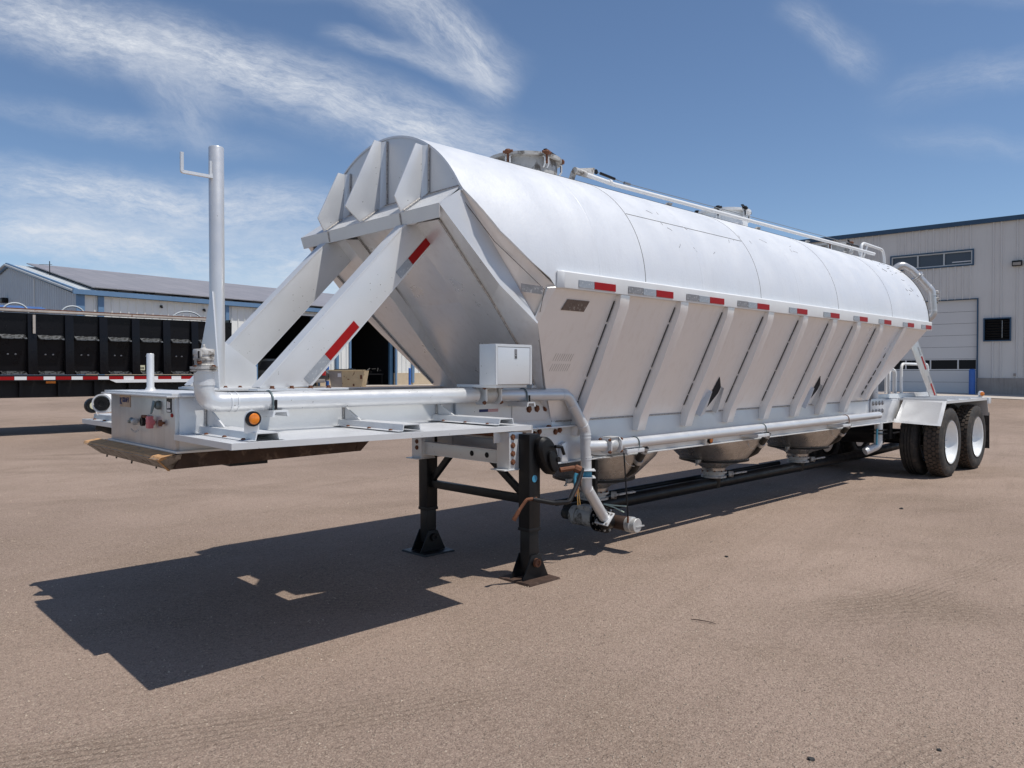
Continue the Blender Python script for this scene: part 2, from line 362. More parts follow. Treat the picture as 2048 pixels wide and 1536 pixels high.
def bend(pts, rad, n=6):
    """round the corners of a polyline"""
    P = [V(p) for p in pts]; out = [P[0]]
    for i in range(1, len(P)-1):
        a, b, c = P[i-1], P[i], P[i+1]; u = (a-b).normalized(); v_ = (c-b).normalized()
        ang = u.angle(v_)
        if pi-ang < .02: out.append(b); continue
        dd = min(rad/math.tan(ang/2), (a-b).length*.49, (c-b).length*.49)
        s0, s1 = b+u*dd, b+v_*dd
        for k in range(n+1):
            t = k/n; out.append(s0*(1-t)**2 + b*2*t*(1-t) + s1*t*t)
    out.append(P[-1]); return out
def text_part(txt, name, m, parent, origin, xdir, ydir, size, depth=.001, label=None):
    """lettering as a thin mesh; xdir = reading direction, ydir = up"""
    cu = bpy.data.curves.new(name, 'FONT'); cu.body = txt; cu.size = size; cu.extrude = depth; cu.offset = size*.018
    to = bpy.data.objects.new('tmp', cu); COL.objects.link(to)
    dg = bpy.context.evaluated_depsgraph_get(); me = bpy.data.meshes.new_from_object(to.evaluated_get(dg)); bpy.data.objects.remove(to); bpy.data.curves.remove(cu)
    x = V(xdir).normalized(); y = V(ydir).normalized(); z = x.cross(y); o3 = V(origin)
    b = MB(); b.v = [tuple(o3 + x*v.co.x + y*v.co.y + z*v.co.z) for v in me.vertices]; b.f = [tuple(p.vertices) for p in me.polygons]
    bpy.data.meshes.remove(me)
    return b.build(name, m, parent, smooth=False, label=label)

# ------------------------------------------------------------------ ground
def gh(x, y):
    dd = x*f0.x + y*f0.y; t = min(1, max(0, (dd-20)/20)); return .6*t*t*(3-2*t)
def ground():
    b = MB(); ds = [-60, -20, -5, 0, 3, 6, 9, 12, 15, 18] + list(np.arange(20, 42, 1.)) + [45, 60, 100, 250, 700, 2500]
    rs = [-2500, -600, -200, -100, -60, -40, -20, -10, 0, 10, 20, 40, 60, 100, 200, 600, 2500]
    rows = []
    for q in ds:
        rows.append([(f0.x*q + rt.x*r_, f0.y*q + rt.y*r_, gh(f0.x*q + rt.x*r_, f0.y*q + rt.y*r_)) for r_ in rs])
    b.grid(rows); o = b.build('ground', 'ground', recalc=False)
    for p in o.data.polygons: pass
    o['kind'] = 'structure'; return o
gr = ground()
def stones():
    """loose grit lying on the yard, thickest near the viewer"""
    b = MB(); rnd = random.Random(3); base = [(1,0,-.2),(-.4,.9,-.2),(-.5,-.8,-.2),(0,0,.6)]
    for i in range(9000):
        q = 2.4 + 12*(rnd.random()**1.7); r_ = (rnd.random()*2-1)*q*.78
        x, y = f0.x*q + rt.x*r_, f0.y*q + rt.y*r_; s = rnd.choice((.003, .004, .004, .005, .007))*(1+.05*q); a = rnd.random()*6.28; k = rnd.uniform(.6, 1.2)
        vs = [(x+s*(p[0]*cos(a)-p[1]*sin(a)*k), y+s*(p[0]*sin(a)+p[1]*cos(a)*k), .001+s*(p[2]+.2)) for p in base]
        b.add(vs, [(0,1,3),(1,2,3),(2,0,3)])
    m_ = mat('loose_grit', (.40, .32, .25), .9, 0, .5, 3.3)
    o = b.build('gravel', m_, smooth=False, recalc=False); o['kind'] = 'stuff'
stones()

# ================================================================== THE TANK TRAILER
CY, CZ, RAD = 4.54, 2.17, 1.0
T = thing('tank_trailer', 'long silver painted hopper tank trailer parked on its landing gear', 'trailer', (7.6, CY, 0))
mir = lambda p: (p[0], 2*CY-p[1], p[2])
def mirror(poly): return [mir(p) for p in poly]
def wy(z): return 3.54 + (2.09-z)*.472            # near hopper side: y at height z
WN = V((0, -1, -.472)).normalized()

# ---- tank shell
def tank_shell():
    b = MB(); zz = [2.10, 2.12, 2.25, 2.42, 2.68]; xx = [3.857, 3.857, 3.613, 3.365, 3.13]
    rows = []
    N = 72
    for k in range(N+1):
        a = -.07 + (pi+.14)*k/N; y, z = CY - RAD*cos(a), CZ + RAD*sin(a)
        xf = float(np.interp(z, zz, xx)); xs = [xf] + [x for x in np.linspace(4.0, 11.6, 20)]
        rows.append([(x, y, z) for x in xs])
    b.grid(rows)
    # thin return so the plate edge reads as metal
    b2 = [[(p[0], CY+(p[1]-CY)*.985, CZ+(p[2]-CZ)*.985) for p in (r[0],)] + [r[0]] for r in rows]
    b.grid(b2)
    return b.build('tank_shell', 'tank', T, sharp=60)
shell = tank_shell()
def ring(x, r, name='ring_seam', m='seam', a0=0., a1=pi, th=.0022, wid=.004):
    b = MB(); pts = []
    rows = []
    for k in range(61):
        a = a0+(a1-a0)*k/60; cc, ss = -cos(a), sin(a)
        rows.append([(x-wid, CY+cc*r, CZ+ss*r), (x-wid*.5, CY+cc*(r+th), CZ+ss*(r+th)), (x+wid*.5, CY+cc*(r+th), CZ+ss*(r+th)), (x+wid, CY+cc*r, CZ+ss*r)])
    b.grid(rows); return b.build(name, m, shell)
for x, wd in ((4.91, .0032), (6.77, .0028), (8.55, .0025), (10.2, .002)): ring(x, RAD+.0003, wid=wd, th=.0012)
for x in (4.35, 5.75, 7.6, 9.3): ring(x, RAD+.0002, 'press_line', 'tank', th=.0012, wid=.012)
a = R(37.5)
MB().tube([(4.92, CY-RAD*cos(a)*1.0, CZ+RAD*sin(a)*1.0005), (6.76, CY-RAD*cos(a)*1.0005, CZ+RAD*sin(a)*1.0005)], .0024, 6).build('long_seam', 'seam', shell)
a2 = R(69)
MB().tube([(3.9, CY-cos(a2)*1.0005, CZ+sin(a2)*1.0005), (11.5, CY-cos(a2)*1.0005, CZ+sin(a2)*1.0005)], .003, 6).build('long_seam', 'seam', shell)
# scuffs on the shell
def scuffs():
    rnd = random.Random(11)
    for i in range(46):
        b = MB()
        if i < 16: x, a = rnd.uniform(5.2, 8.0), R(rnd.uniform(18, 46))
        else: x, a = rnd.gauss(11.15, .28), R(rnd.uniform(20, 75))
        if x > 11.55: continue
        da, dx = rnd.uniform(-.05, .05), rnd.uniform(-.05, .12); pts = []
        for k in range(4):
            t = k/3; aa = a+da*t+rnd.uniform(-.006, .006); pts.append((x+dx*t, CY-cos(aa)*1.0002, CZ+sin(aa)*1.0002))
        b.tube(pts, .0016 if i < 16 else rnd.uniform(.002, .004), 4); b.build('scuff_mark', 'seam', shell)
scuffs()

# ---- front head (segment above the ledge) and rear dished head
b = MB(); zc0 = 2.66; a0 = math.asin((zc0-CZ)/RAD); poly = []
for k in range(41):
    a = a0 + (pi-2*a0)*k/40; poly.append((3.135, CY-RAD*.992*cos(a), CZ+RAD*.992*sin(a)))
b.prism(poly, (.012, 0, 0)); head = b.build('front_head', 'silver', T)
b = MB(); rows = []
prof = [(11.6, 1.0), (11.63, .993), (11.70, .965), (11.80, .89), (11.88, .79), (11.95, .62), (12.0, .40), (12.02, .01)]
for x, r in prof:
    rows.append([(x, CY-r*cos(a), CZ-.05+max(0, .05*(r))*0 + (r*sin(a)*1.0) + .05) for a in [pi*k/40 for k in range(41)]])
b.grid(rows); b.add([r[0] for r in rows]+[r[-1] for r in rows][::-1], [tuple(range(2*len(rows)))])
rhead = b.build('rear_head', 'tank', T, sharp=60)
MB().tube([(11.603, CY-1.001*cos(pi*k/50), CZ+1.001*sin(pi*k/50)) for k in range(51)], .007, 6).build('head_seam', 'seam', rhead)

# ---- hopper sides (W planes), front and rear slope sheets
FS = lambda z: 3.13+(2.69-z)*.758                 # x of the front slope sheet
RS = lambda z: 11.53-(2.1-z)*1.04                 # x of the rear slope sheet
def side(sgn):
    P = lambda x, z, o=0.: (x, wy(z)-o if sgn < 0 else 2*CY-wy(z)+o, z)
    xa, xb = 3.86, 3.803
    out = [P(3.86, 2.10), P(3.80, 1.85), P(4.10, 1.41), P(4.32, 1.116), P(RS(1.116), 1.116), P(RS(1.6), 1.6), P(11.53, 2.10)]
    ins = [(p[0], p[1]+(.012 if sgn < 0 else -.012), p[2]) for p in out]
    b = MB().loft(out, ins)
    return b.build('hopper_side', 'hopper', T)
sideN = side(-1); sideF = side(1)
# trough under the side sheets down to the frame
b = MB()
zt = [2.69, 2.4, 2.1, 1.85, 1.6, 1.41, 1.116]; rows = []
for z in zt:
    hw = {2.69: .835, 2.4: .85, 2.1: .87, 1.85: .88}.get(z, CY-wy(z)); x = FS(z)
    if z in (1.6,): hw = min(hw, .79)
    rows.append([(x, CY-hw+2*hw*k/8, z) for k in range(9)])
b.grid(rows); slope = b.build('front_slope_sheet', 'slope', T, sharp=20)
b = MB(); rows = []
for z in (2.17, 1.9, 1.6, 1.35, 1.116):
    hw = CY-wy(z) if z < 2.1 else 1.0; rows.append([(RS(z), CY-hw+2*hw*k/4, z) for k in range(5)])
b.grid(rows); b.build('rear_slope_sheet', 'hopper', T)
# corner panels between tank edge and slope sheet
for s_ in (0, 1):
    A, P1, P2 = (3.14, 3.69, 2.67), (3.86, 3.545, 2.10), (3.803, 3.655, 1.85)
    seam = [(3.25, 3.605, 2.54), (3.365, 3.578, 2.42), (3.613, 3.553, 2.25)]
    pts = [A]+seam+[P1, P2]
    ins = [(p[0]+.008, p[1]+.01, p[2]-.004) for p in pts]
    b = MB().loft(pts, ins) if not s_ else MB().loft(mirror(pts), mirror(ins))
    cp = b.build('corner_panel', 'hopper', T, sharp=25)
    # welded edge flange along the tank cut
    e = [A]+seam+[P1]; off = [(p[0]-.014, p[1]-.001, p[2]-.006) for p in e]
    rows = [e, off]; rows = [[mir(p) for p in r] for r in rows] if s_ else rows
    b = MB(); b.grid(rows); pass
    e2 = [(3.17, 3.70, 2.60), (3.38, 3.64, 2.36), (3.60, 3.585, 2.19), (3.77, 3.56, 2.07), (3.79, 3.62, 1.92)]
    e2 = mirror(e2) if s_ else e2
    MB().tube([V(p)+V((-.012, -.012 if not s_ else .012, -.004)) for p in e2], .0022, 5).build('weld_line', 'seam', cp)
    # folded corner strip below the band end
    q = [(3.855, 3.535, 2.09), (3.795, 3.645, 1.85), (3.755, 3.65, 1.86), (3.80, 3.56, 2.085)]
    q2 = [(p[0]+.003, p[1]-.004, p[2]-.004) for p in q]
    MB().loft(mirror(q) if s_ else q, mirror(q2) if s_ else q2).build('corner_strip', 'hopper', cp)
    if not s_:
        u = (V((.30, -.075, -.02))).normalized(); vv = V((.05, .05, -1)).normalized(); c = V((3.675, 3.585, 2.06))+V((-.035, -.035, 0))
        MB().obox(c, u, vv, u.cross(vv), (.085, .027, .002)).build('tape_patch', 'tape_grey', cp)

# ---- top rails with reflective tape
def rail(s_):
    sg = -1 if not s_ else 1; Y = CY+sg*1.0
    sec = [(Y-sg*.03, 2.085), (Y+sg*.045, 2.085), (Y+sg*.048, 2.195), (Y+sg*.040, 2.203), (Y-sg*.005, 2.205), (Y-sg*.012, 2.15)]
    b = MB().prism([(3.905, y, z) for y, z in sec], (7.66, 0, 0)); r_ = b.build('top_rail', 'white', T, bevel=.003)
    c0 = [(3.905, y, z) for y, z in sec]; c1 = [(3.868, CY+sg*1.005+(y-CY-sg*1.0)*.15, z) for y, z in sec]
    MB().loft(c0, c1).build('rail_end_cap', 'white', r_, bevel=.002)
    return r_
railN = rail(0); railF = rail(1)
TN = 3.488
tx = [4.22, 4.98, 5.77, 6.60, 7.42, 8.22, 9.02, 9.78, 10.6, 11.30]
for i, x in enumerate(tx):
    wr = .235 if i else .245
    MB().box((x, TN, 2.098), (x+wr, TN+.006, 2.150)).build('reflective_tape', 'dot_r', railN, label='red reflective strip on the rail')
    MB().box((x-.17, TN+.0005, 2.098), (x-.003, TN+.006, 2.150)).build('reflective_tape', 'dot_w', railN, label='silver reflective strip on the rail')
    if 0 < i < 4: MB().box((x-.36, TN+.001, 2.10), (x-.175, TN+.006, 2.152)).build('reflective_tape', 'tape_grey', railN, label='worn out strip on the rail')

# ---- ribs down the hopper side
def rib(x, wdt=.115, short=False):
    zb = 1.0; poly = []
    def O(z, o): return (x, wy(z)-o*.904, z-o*.427)
    poly = [(x, 3.545, 2.084), O(1.116, -.0), (x, 4.0, 1.112), (x, 4.0, 1.0), (x, 3.945, .995), (x, 3.905, 1.12), O(1.6, .085), O(2.02, .062), (x, 3.502, 2.084)]
    b = MB().prism(poly, (wdt, 0, 0)); r_ = b.build('side_rib', 'hopper', T, bevel=.004)
    # broken weld/grime line where the rib meets the sheet
    w_ = MB(); z = 2.04; rnd = random.Random(int(x*100))
    while z > 1.2:
        l = rnd.uniform(.09, .30); z2 = max(1.2, z-l); o = .003
        p, q = V((x-.006, wy(z)-o, z-o*.4)), V((x-.006, wy(z2)-o, z2-o*.4)); w_.tube([p, q], rnd.uniform(.003, .005), 5); z = z2 - rnd.uniform(.002, .025)
    w_.build('weld_bead', 'seam', r_)
    return r_
for x in (4.545, 5.351, 6.097, 6.85, 7.60, 8.325, 8.993, 9.693): rib(x)
def longrib(x, x2):   # last two lean forward with the rear slope
    def O(xx, z, o): return (xx, wy(z)-o*.904, z-o*.427)
    A = [(x, 3.55, 2.084), (x, 3.50, 2.084), (x+.12, 3.50, 2.084), (x+.12, 3.55, 2.084)]
    zb = 1.38 if x > 11 else 1.17
    Bq = [O(x2, zb, 0), O(x2, zb, .08), O(x2+.12, zb, .08), O(x2+.12, zb, 0)]
    r_ = MB().loft(A, Bq).build('side_rib', 'hopper', T, bevel=.003)
    p, q = V(O(x, 2.03, .004)), V(O(x2, zb+.04, .004)); w_ = MB(); t = 0; rnd = random.Random(int(x*90))
    while t < .96:
        l = rnd.uniform(.05, .16); w_.tube([p.lerp(q, t), p.lerp(q, min(1, t+l))], .006, 5); t += l+rnd.uniform(.01, .06)
    w_.build('weld_bead', 'seam', r_)
longrib(10.50, 10.28)
# side details on the near hopper sheet
def onW(x, z, o=.004): return V((x, wy(z), z)) + WN*o
def wpanel(pts, name, m, th=.003, o=.003, parent=None, **k):
    A = [onW(x, z, o) for x, z in pts]; Bq = [p + WN*th for p in A]
    return MB().loft(A, Bq).build(name, m, parent or sideN, **k)
wpanel([(4.02, 2.02), (4.26, 2.02), (4.235, 1.945), (3.99, 1.945)], 'placard', 'label', label='worn brown placard under the rail')
for xc in (6.62, 8.86):       # dark plates paint in the shade of pointed openings; raised frames beside them
    wpanel([(xc-.10, 1.46), (xc, 1.36), (xc-.005, 1.30), (xc-.12, 1.13), (xc-.155, 1.14), (xc-.12, 1.36)], 'access_opening_shade', 'dark', label='black plate for the shade in a pointed opening low on the hopper side')
    p0, p1, p2 = onW(xc-.17, 1.33, 0), onW(xc-.33, 1.125, 0), onW(xc-.19, 1.12, 0)
    MB().loft([p0, p1, p2], [p0+WN*.03, p1+WN*.10, p2+WN*.06]).build('opening_gusset', 'silver', sideN)
    p0, p1, p2 = onW(xc+.02, 1.36, 0), onW(xc+.02, 1.125, 0), onW(xc+.12, 1.125, 0)
    MB().loft([p0, p1, p2], [p0+WN*.03, p1+WN*.06, p2+WN*.02]).build('opening_gusset', 'silver', sideN)
MB().tube([(4.36, 3.993, 1.118), (10.6, 3.993, 1.118)], .0065, 6).build('weld_line', 'weld', sideN)
# faint rubbed-out lettering strokes
b = MB(); rnd = random.Random(5)
for row in range(2):
    for k in range(9):
        x0 = 4.10+.024*k+row*.0; z0 = 1.64-.075*row
        b.loft([onW(x0, z0, .0005), onW(x0+.006, z0, .0005), onW(x0-.012+.006, z0-.055, .0005), onW(x0-.012, z0-.055, .0005)], [onW(x0, z0, .001), onW(x0+.006, z0, .001), onW(x0-.012+.006, z0-.055, .001), onW(x0-.012, z0-.055, .001)])
b.build('scratch_marks', 'bare', sideN)

# ---- front ledge beam, fins, side beams
def ledge():
    b = MB(); hwF, hwB = .86, .83
    top = [(2.95, CY-hwF, 2.55), (2.95, CY+hwF, 2.55), (3.14, CY+hwB, 2.69), (3.14, CY-hwB, 2.69)]
    bot = [(p[0]+.004, p[1], p[2]-.008) for p in top]
    b.loft(top, bot)
    web = [(2.95, CY-hwF, 2.548), (2.95, CY+hwF, 2.548), (2.965, CY+hwF-.02, 2.465), (2.965, CY-hwF+.02, 2.465)]
    b.loft(web, [(p[0]+.008, p[1], p[2]) for p in web])
    o = b.build('cross_beam', 'silver', T)
    for y in (4.09, 4.99):
        MB().tube([(2.948, y, 2.545), (2.962, y, 2.47)], .006, 5).build('weld_line', 'weld', o)
    MB().tube([(3.13, CY-.83, 2.692), (3.13, CY+.83, 2.692)], .004, 5).build('weld_line', 'weld', o)
ledge()
def fin(Y, ztop, L, nm='head_fin'):
    tip = (2.925, 2.545)
    poly = [(3.045, ztop), (3.10, ztop-.004), (3.085, 2.66), tip, (L, 2.64)]
    b = MB().prism([(x, Y-.02, z) for x, z in poly], (0, .012, 0))
    o = b.build(nm, 'silver', T, bevel=.0015)
    # return flange welded to the head
    q = [(3.10, Y-.021, ztop-.004), (3.132, Y-.047, ztop+.0), (3.132, Y-.042, 2.70), (3.085, Y-.021, 2.66)]
    MB().loft(q, [(p[0], p[1]+.008, p[2]) for p in q]).build('fin_flange', 'silver', o)
    MB().tube([(3.128, Y-.052, ztop), (3.128, Y-.05, 2.70)], .006, 5).build('weld_line', 'weld', o)
    MB().tube([(3.128, Y-.022, ztop), (3.128, Y-.02, 2.70)], .004, 5).build('weld_line', 'weld', o)
    MB().tube([(3.07, Y-.03, 2.652), (2.94, Y-.026, 2.556)], .006, 5).build('weld_line', 'weld', o)
fin(4.06, 3.015, 2.872); fin(4.54, 3.14, 2.805); fin(5.02, 3.0, 2.872)
def side_beam(s_):
    # front face (outer edge .. weld .. inner ridge) standing proud of the slope sheet
    E_ = [(2.95, 3.683, 2.549), (3.42, 3.637, 2.08), (3.745, 3.60, 1.835)]
    Wl = [(3.02, 3.76, 2.47), (3.50, 3.80, 2.00), (3.80, 3.845, 1.70)]
    Rg = [(3.05, 4.165, 2.49), (3.49, 4.17, 2.05), (3.815, 4.175, 1.68)]
    Bk = [(3.142, 3.692, 2.672), (3.475, 3.668, 2.26), (3.803, 3.650, 1.852)]
    low_E, low_W, low_R = (4.085, 3.87, 1.41), (4.06, 3.93, 1.41), (4.075, 4.18, 1.40)
    fE, fW, fR = (4.31, 4.0, 1.13), (4.30, 4.05, 1.13), (4.26, 4.19, 1.13)
    f = (lambda p: mir(p)) if s_ else (lambda p: p)
    b = MB()
    fl = MB(); fl.grid([[f(p) for p in Bk], [f(p) for p in E_]]); fl.add([f(E_[2]), f(Bk[2]), f((3.81, 3.69, 1.82))], [(0, 1, 2)])
    Ecol = E_ + [low_E, fE]; Wcol = Wl+[low_W, fW]; Rcol = Rg+[low_R, fR]
    Scol = [(p[0]+.11, p[1]+.004, p[2]+.012) for p in Rcol]
    b.grid([[f(p) for p in c] for c in (Ecol, Wcol, Rcol, Scol)])
    o = b.build('side_beam', 'slope', T, sharp=9, recalc=True); fl.build('beam_flank', 'silver', o, sharp=40)
    MB().tube([f(V(p)+V((-.006, 0, -.004))) if not s_ else f(V(p)+V((-.006, 0, -.004))) for p in Wcol[:4]], .0075, 6).build('weld_line', 'weld', o)
    return o
side_beam(0); side_beam(1)
pf = [(3.02, 2.52), (3.45, 2.07), (3.775, 1.70), (4.04, 1.41), (4.26, 1.13)]
b = MB(); b.grid([[(x+.135, CY-.52+1.04*k/6, z+.01) for k in range(7)] for x, z in pf]); mp = b.build('slope_panel', 'slope', T, sharp=10)
for sg in (-1, 1): MB().tube([(x+.128, CY+sg*.372, z+.006) for x, z in pf[:4]], .0065, 6).build('weld_line', 'weld', mp)
MB().loft([(2.97, CY-.5, 2.50), (2.97, CY+.5, 2.50), (3.12, CY+.5, 2.56), (3.12, CY-.5, 2.56)], [(2.97, CY-.5, 2.508), (2.97, CY+.5, 2.508), (3.12, CY+.5, 2.568), (3.12, CY-.5, 2.568)]).build('ledge_soffit', 'slope', mp)

# ---- diagonal front struts
def strut(Y):
    sg = -1 if Y < CY else 1
    U0, U1 = V((1.955, Y, 1.412)), V((2.96, Y, 2.462)); L0, L1 = V((2.262, Y, 1.418)), V((3.21, Y, 2.40)); top = V((3.16, Y, 2.50))
    plate = [U0, U1, top, V((3.30, Y, 2.50)) if False else L1, L0]
    b = MB().prism([V(p)+V((0, -.006, 0)) for p in plate], (0, .012, 0))
    dr = (U1-U0).normalized(); nn = V((-dr.z, 0, dr.x))
    b2 = MB().obox((U0+U1)/2+nn*.004+V((0, .045, 0)), dr, (0, 1, 0), nn, ((U1-U0).length/2, .052, .005))
    o = b.build('front_strut', 'silver', T, bevel=.0015)
    b2.build('strut_flange', 'silver', o)
    MB().obox((L0+L1)/2-nn*.002+V((0, .04, 0)), dr, (0, 1, 0), nn, ((L1-L0).length/2, .045, .004)).build('strut_flange', 'silver', o)
    if sg < 0:   # reflective strips along the lower edge
        def strip(t0, t1, m_, lb):
            a_, c_ = L0.lerp(L1, t0), L0.lerp(L1, t1); ww = nn*.062
            q = [a_+nn*.008, c_+nn*.008, c_+ww, a_+ww]; q = [p+V((0, -.0085, 0)) for p in q]
            MB().loft(q, [p+V((0, .002, 0)) for p in q]).build('reflective_tape', m_, o, label=lb)
        strip(.005, .150, 'dot_w', 'silver reflective strip on the strut'); strip(.152, .365, 'dot_r', 'red reflective strip on the strut')
        strip(.70, .80, 'dot_w', 'silver reflective strip on the strut'); strip(.802, .985, 'dot_r', 'red reflective strip on the strut')
    MB().box((1.915, Y-.05, 1.396), (2.50, Y+.06, 1.408)).build('base_plate', 'silver', o, bevel=.002)
    for x in (2.01, 2.13, 2.25, 2.37): MB().bolt((x, Y-.034, 1.408), (0, 0, 1), .012, .016).build('bolt', 'rust', o)
    return o
strut(4.045); strut(5.035)

# ---- tall post with hook, short stub post
post = MB().lathe((1.922, CY, 1.405), (0, 0, 1), [(0, .044), (1.448, .044), (1.455, .041), (1.455, .036), (1.40, .034)], 28).build('tall_post', 'pipe', T)
MB().tube(bend([(1.885, CY-.01, 2.715), (1.895, CY-.02, 2.672), (1.71, CY-.02, 2.672), (1.71, CY-.02, 2.785)], .008, 4), .0125, 4).build('hose_hook', 'silver', post)
MB().box((1.872, CY-.026, 2.665), (1.884, CY-.008, 2.765)).build('hook_bracket', 'silver', post)
MB().loft([(1.875, 4.515, 1.985), (1.875, 4.50, 1.985), (1.875, 4.405, 1.41), (1.875, 4.78, 1.41)], [(1.884, 4.515, 1.985), (1.884, 4.50, 1.985), (1.884, 4.405, 1.41), (1.884, 4.78, 1.41)]).build('post_gusset', 'silver', post, bevel=.001)
MB().prism([(1.955, CY-.02, 1.41), (1.955, CY-.02, 1.69), (2.163, CY-.02, 1.535), (2.163, CY-.02, 1.41)], (0, .012, 0)).build('post_gusset', 'silver', post, bevel=.001)
MB().box((1.80, CY-.12, 1.396), (2.32, CY+.3, 1.410)).build('base_plate', 'silver', post, bevel=.002)
for x in (1.93, 2.02, 2.19): MB().bolt((x, CY-.095, 1.41), (0, 0, 1), .009, .01).build('bolt', 'rust', post)
stub = MB().lathe((1.62, 4.795, 1.385), (0, 0, 1), [(0, .05), (.012, .03), (.03, .021), (.225, .021), (.23, .018), (.22, .016)], 20).build('short_post', 'silver', T)

# ---- front frame box (gooseneck)
boxz0, boxz1 = 1.095, 1.372
fb = MB().box((1.478, 4.022, boxz0), (1.50, 5.058, boxz1)).build('front_plate', 'bare', T, bevel=.002)
def beam(y0, y1, sg):
    b = MB(); b.box((1.50, y0, boxz0), (4.02, y0+.012, boxz1)); b.box((1.50, y0-.0 if sg < 0 else y0-.10, boxz0-.012), (4.3, y0+.06 if sg < 0 else y0+.012, boxz0))
    b.box((1.50, y0-.028 if sg < 0 else y0-.02, boxz1), (4.3, y0+.03 if sg < 0 else y0+.04, boxz1+.013)); return b.build('frame_beam', 'silver', T, bevel=.0015)
bN = beam(4.022, 0, -1); bF = beam(5.046, 0, 1)
MB().box((1.43, 4.0, 1.372), (2.615, 5.09, 1.380)).build('deck_plate', 'silver', T, bevel=.001)
MB().box((1.455, 4.0, 1.378), (1.78, 5.11, 1.392)).build('deck_plate', 'silver', T, bevel=.002)
MB().box((1.47, 3.985, 1.082), (2.60, 5.10, 1.093)).build('lower_flange', 'silver', T, bevel=.001)
# fittings on the front plate
XF = 1.4775
pl = MB().box((XF-.003, 4.70, 1.298), (XF, 4.885, 1.366)).build('maker_sticker', 'sticker_t', fb, label='tan sticker lettered KRAFT')
text_part('KRAFT', 'lettering', 'navy', fb, (XF-.0045, 4.832, 1.326), (0, -1, 0), (0, 0, 1), .040)
text_part('K', 'emblem', 'navy', fb, (XF-.0045, 4.878, 1.312), (0, -1, 0), (0, 0, 1), .056)
pq = MB().box((XF-.003, 4.063, 1.290), (XF, 4.13, 1.364)).build('data_plate', 'blackink', fb, bevel=.001)
for y0, y1, z0, z1 in ((4.078, 4.096, 1.315, 1.345), (4.1, 4.118, 1.312, 1.348), (4.072, 4.122, 1.294, 1.305)):
    MB().box((XF-.0042, y0, z0), (XF-.0025, y1, z1)).build('print_panel', 'whiteink', fb)
# connector cover (grey-blue, hanging flap)
cv = MB().lathe((XF, 4.235, 1.325), (-1, 0, 0), [(0, .024), (.014, .024), (.022, .018)], 16).build('electrical_socket', 'steelblue', fb)
MB().loft([(XF-.020, 4.260, 1.348), (XF-.020, 4.225, 1.345), (XF-.034, 4.245, 1.282), (XF-.034, 4.262, 1.276)], [(XF-.028, 4.264, 1.352), (XF-.028, 4.228, 1.348), (XF-.042, 4.248, 1.280), (XF-.042, 4.265, 1.274)]).build('socket_flap', 'steelblue', cv, bevel=.004)
# air couplings
for y, m_, mm_ in ((4.575, 'steelblue', 'cast'), ):
    q = MB().lathe((XF, y+.09, 1.218), (-1, 0, 0), [(0, .018), (.008, .018), (.012, .008), (.03, .008)], 14).build('air_fitting', 'cast', fb)
    MB().tube(bend([(XF-.02, y+.08, 1.218), (XF-.028, y+.04, 1.222), (XF-.03, y+.02, 1.238), (XF-.03, y-.02, 1.22)], .02), .011, 10).build('coupling', m_, fb)
    MB().lathe((XF-.03, y-.03, 1.222), (0, 1, .2), [(-.014, .008), (-.010, .017), (.010, .017), (.014, .008)], 14).build('coupling', 'cast', fb)
# chain hanging under it
b = MB()
for k in range(6): b.lathe((XF-.03, 4.60-.022*k, 1.178-.012*sin(k*.6)), (1, .3*(k % 2), .2), [(-.002, .006), (.002, .006)], 6)
b.build('chain', 'cast', fb)
gh2 = MB().lathe((XF, 4.425, 1.228), (-1, 0, 0), [(0, .012), (.016, .012), (.016, .024), (.034, .024), (.034, .016), (.031, .016), (.031, .007)], 18).build('gladhand', 'black', fb)
MB().tube([(XF-.02, 4.445, 1.256), (XF-.02, 4.385, 1.258)], .009, 8).build('gladhand_lug', 'rust', fb)
b = MB().lathe((XF-.026, 4.298, 1.230), (0, 1, 0), [(-.02, .016), (-.015, .022), (.015, .022), (.02, .016)], 8); b.box((XF-.045, 4.280, 1.198), (XF-.016, 4.318, 1.264))
b.build('gladhand', 'pink', fb, bevel=.006)
MB().lathe((XF, 4.17, 1.232), (-1, 0, 0), [(0, .008), (.012, .008), (.014, .018), (.028, .016), (.032, .006)], 14).build('rusty_knob', 'rust', fb)
MB().lathe((XF, 4.056, 1.277), (-1, 0, 0), [(0, .011), (.006, .010)], 10).build('red_reflector', 'dot_r', fb)
# weld gussets and front edge strips of the far side
MB().box((1.455, 5.06, 1.06), (1.52, 5.20, 1.078)).build('corner_foot', 'silver', fb)

# ---- kingpin skid plate with worn chamfered lip
b = MB().prism([(1.50, 4.005, 1.080), (2.57, 4.005, 1.080), (2.55, 4.005, 1.015), (1.47, 4.005, 1.000)], (0, 1.09, 0)); b.prism([(2.571, 4.005, 1.080), (2.66, 4.005, 1.080), (2.59, 4.005, 1.015), (2.551, 4.005, 1.015)], (0, .06, 0)); b.prism([(2.571, 5.035, 1.080), (2.66, 5.035, 1.080), (2.59, 5.035, 1.015), (2.551, 5.035, 1.015)], (0, .06, 0)); skid = b.build('skid_plate', 'skid', T, bevel=.003)
lip = [(1.50, 3.985, 1.079), (1.40, 3.985, 1.066), (1.385, 4.0, 1.057), (1.455, 4.04, .995), (1.50, 4.04, .997)]
b = MB().loft(lip, [(p[0], 5.30-(p[1]-3.985)*2, p[2]) for p in lip]); b.build('skid_lip', 'lipgrey', skid, bevel=.003, label='worn front lip with orange primer edges')
MB().loft([(1.47, 3.99, 1.0815), (1.395, 3.983, 1.068), (1.384, 3.998, 1.053), (1.398, 4.0, 1.048)], [(1.47, 5.30, 1.0815), (1.395, 5.32, 1.068), (1.384, 5.30, 1.053), (1.398, 5.29, 1.048)]).build('primer_strip', 'lip', skid)
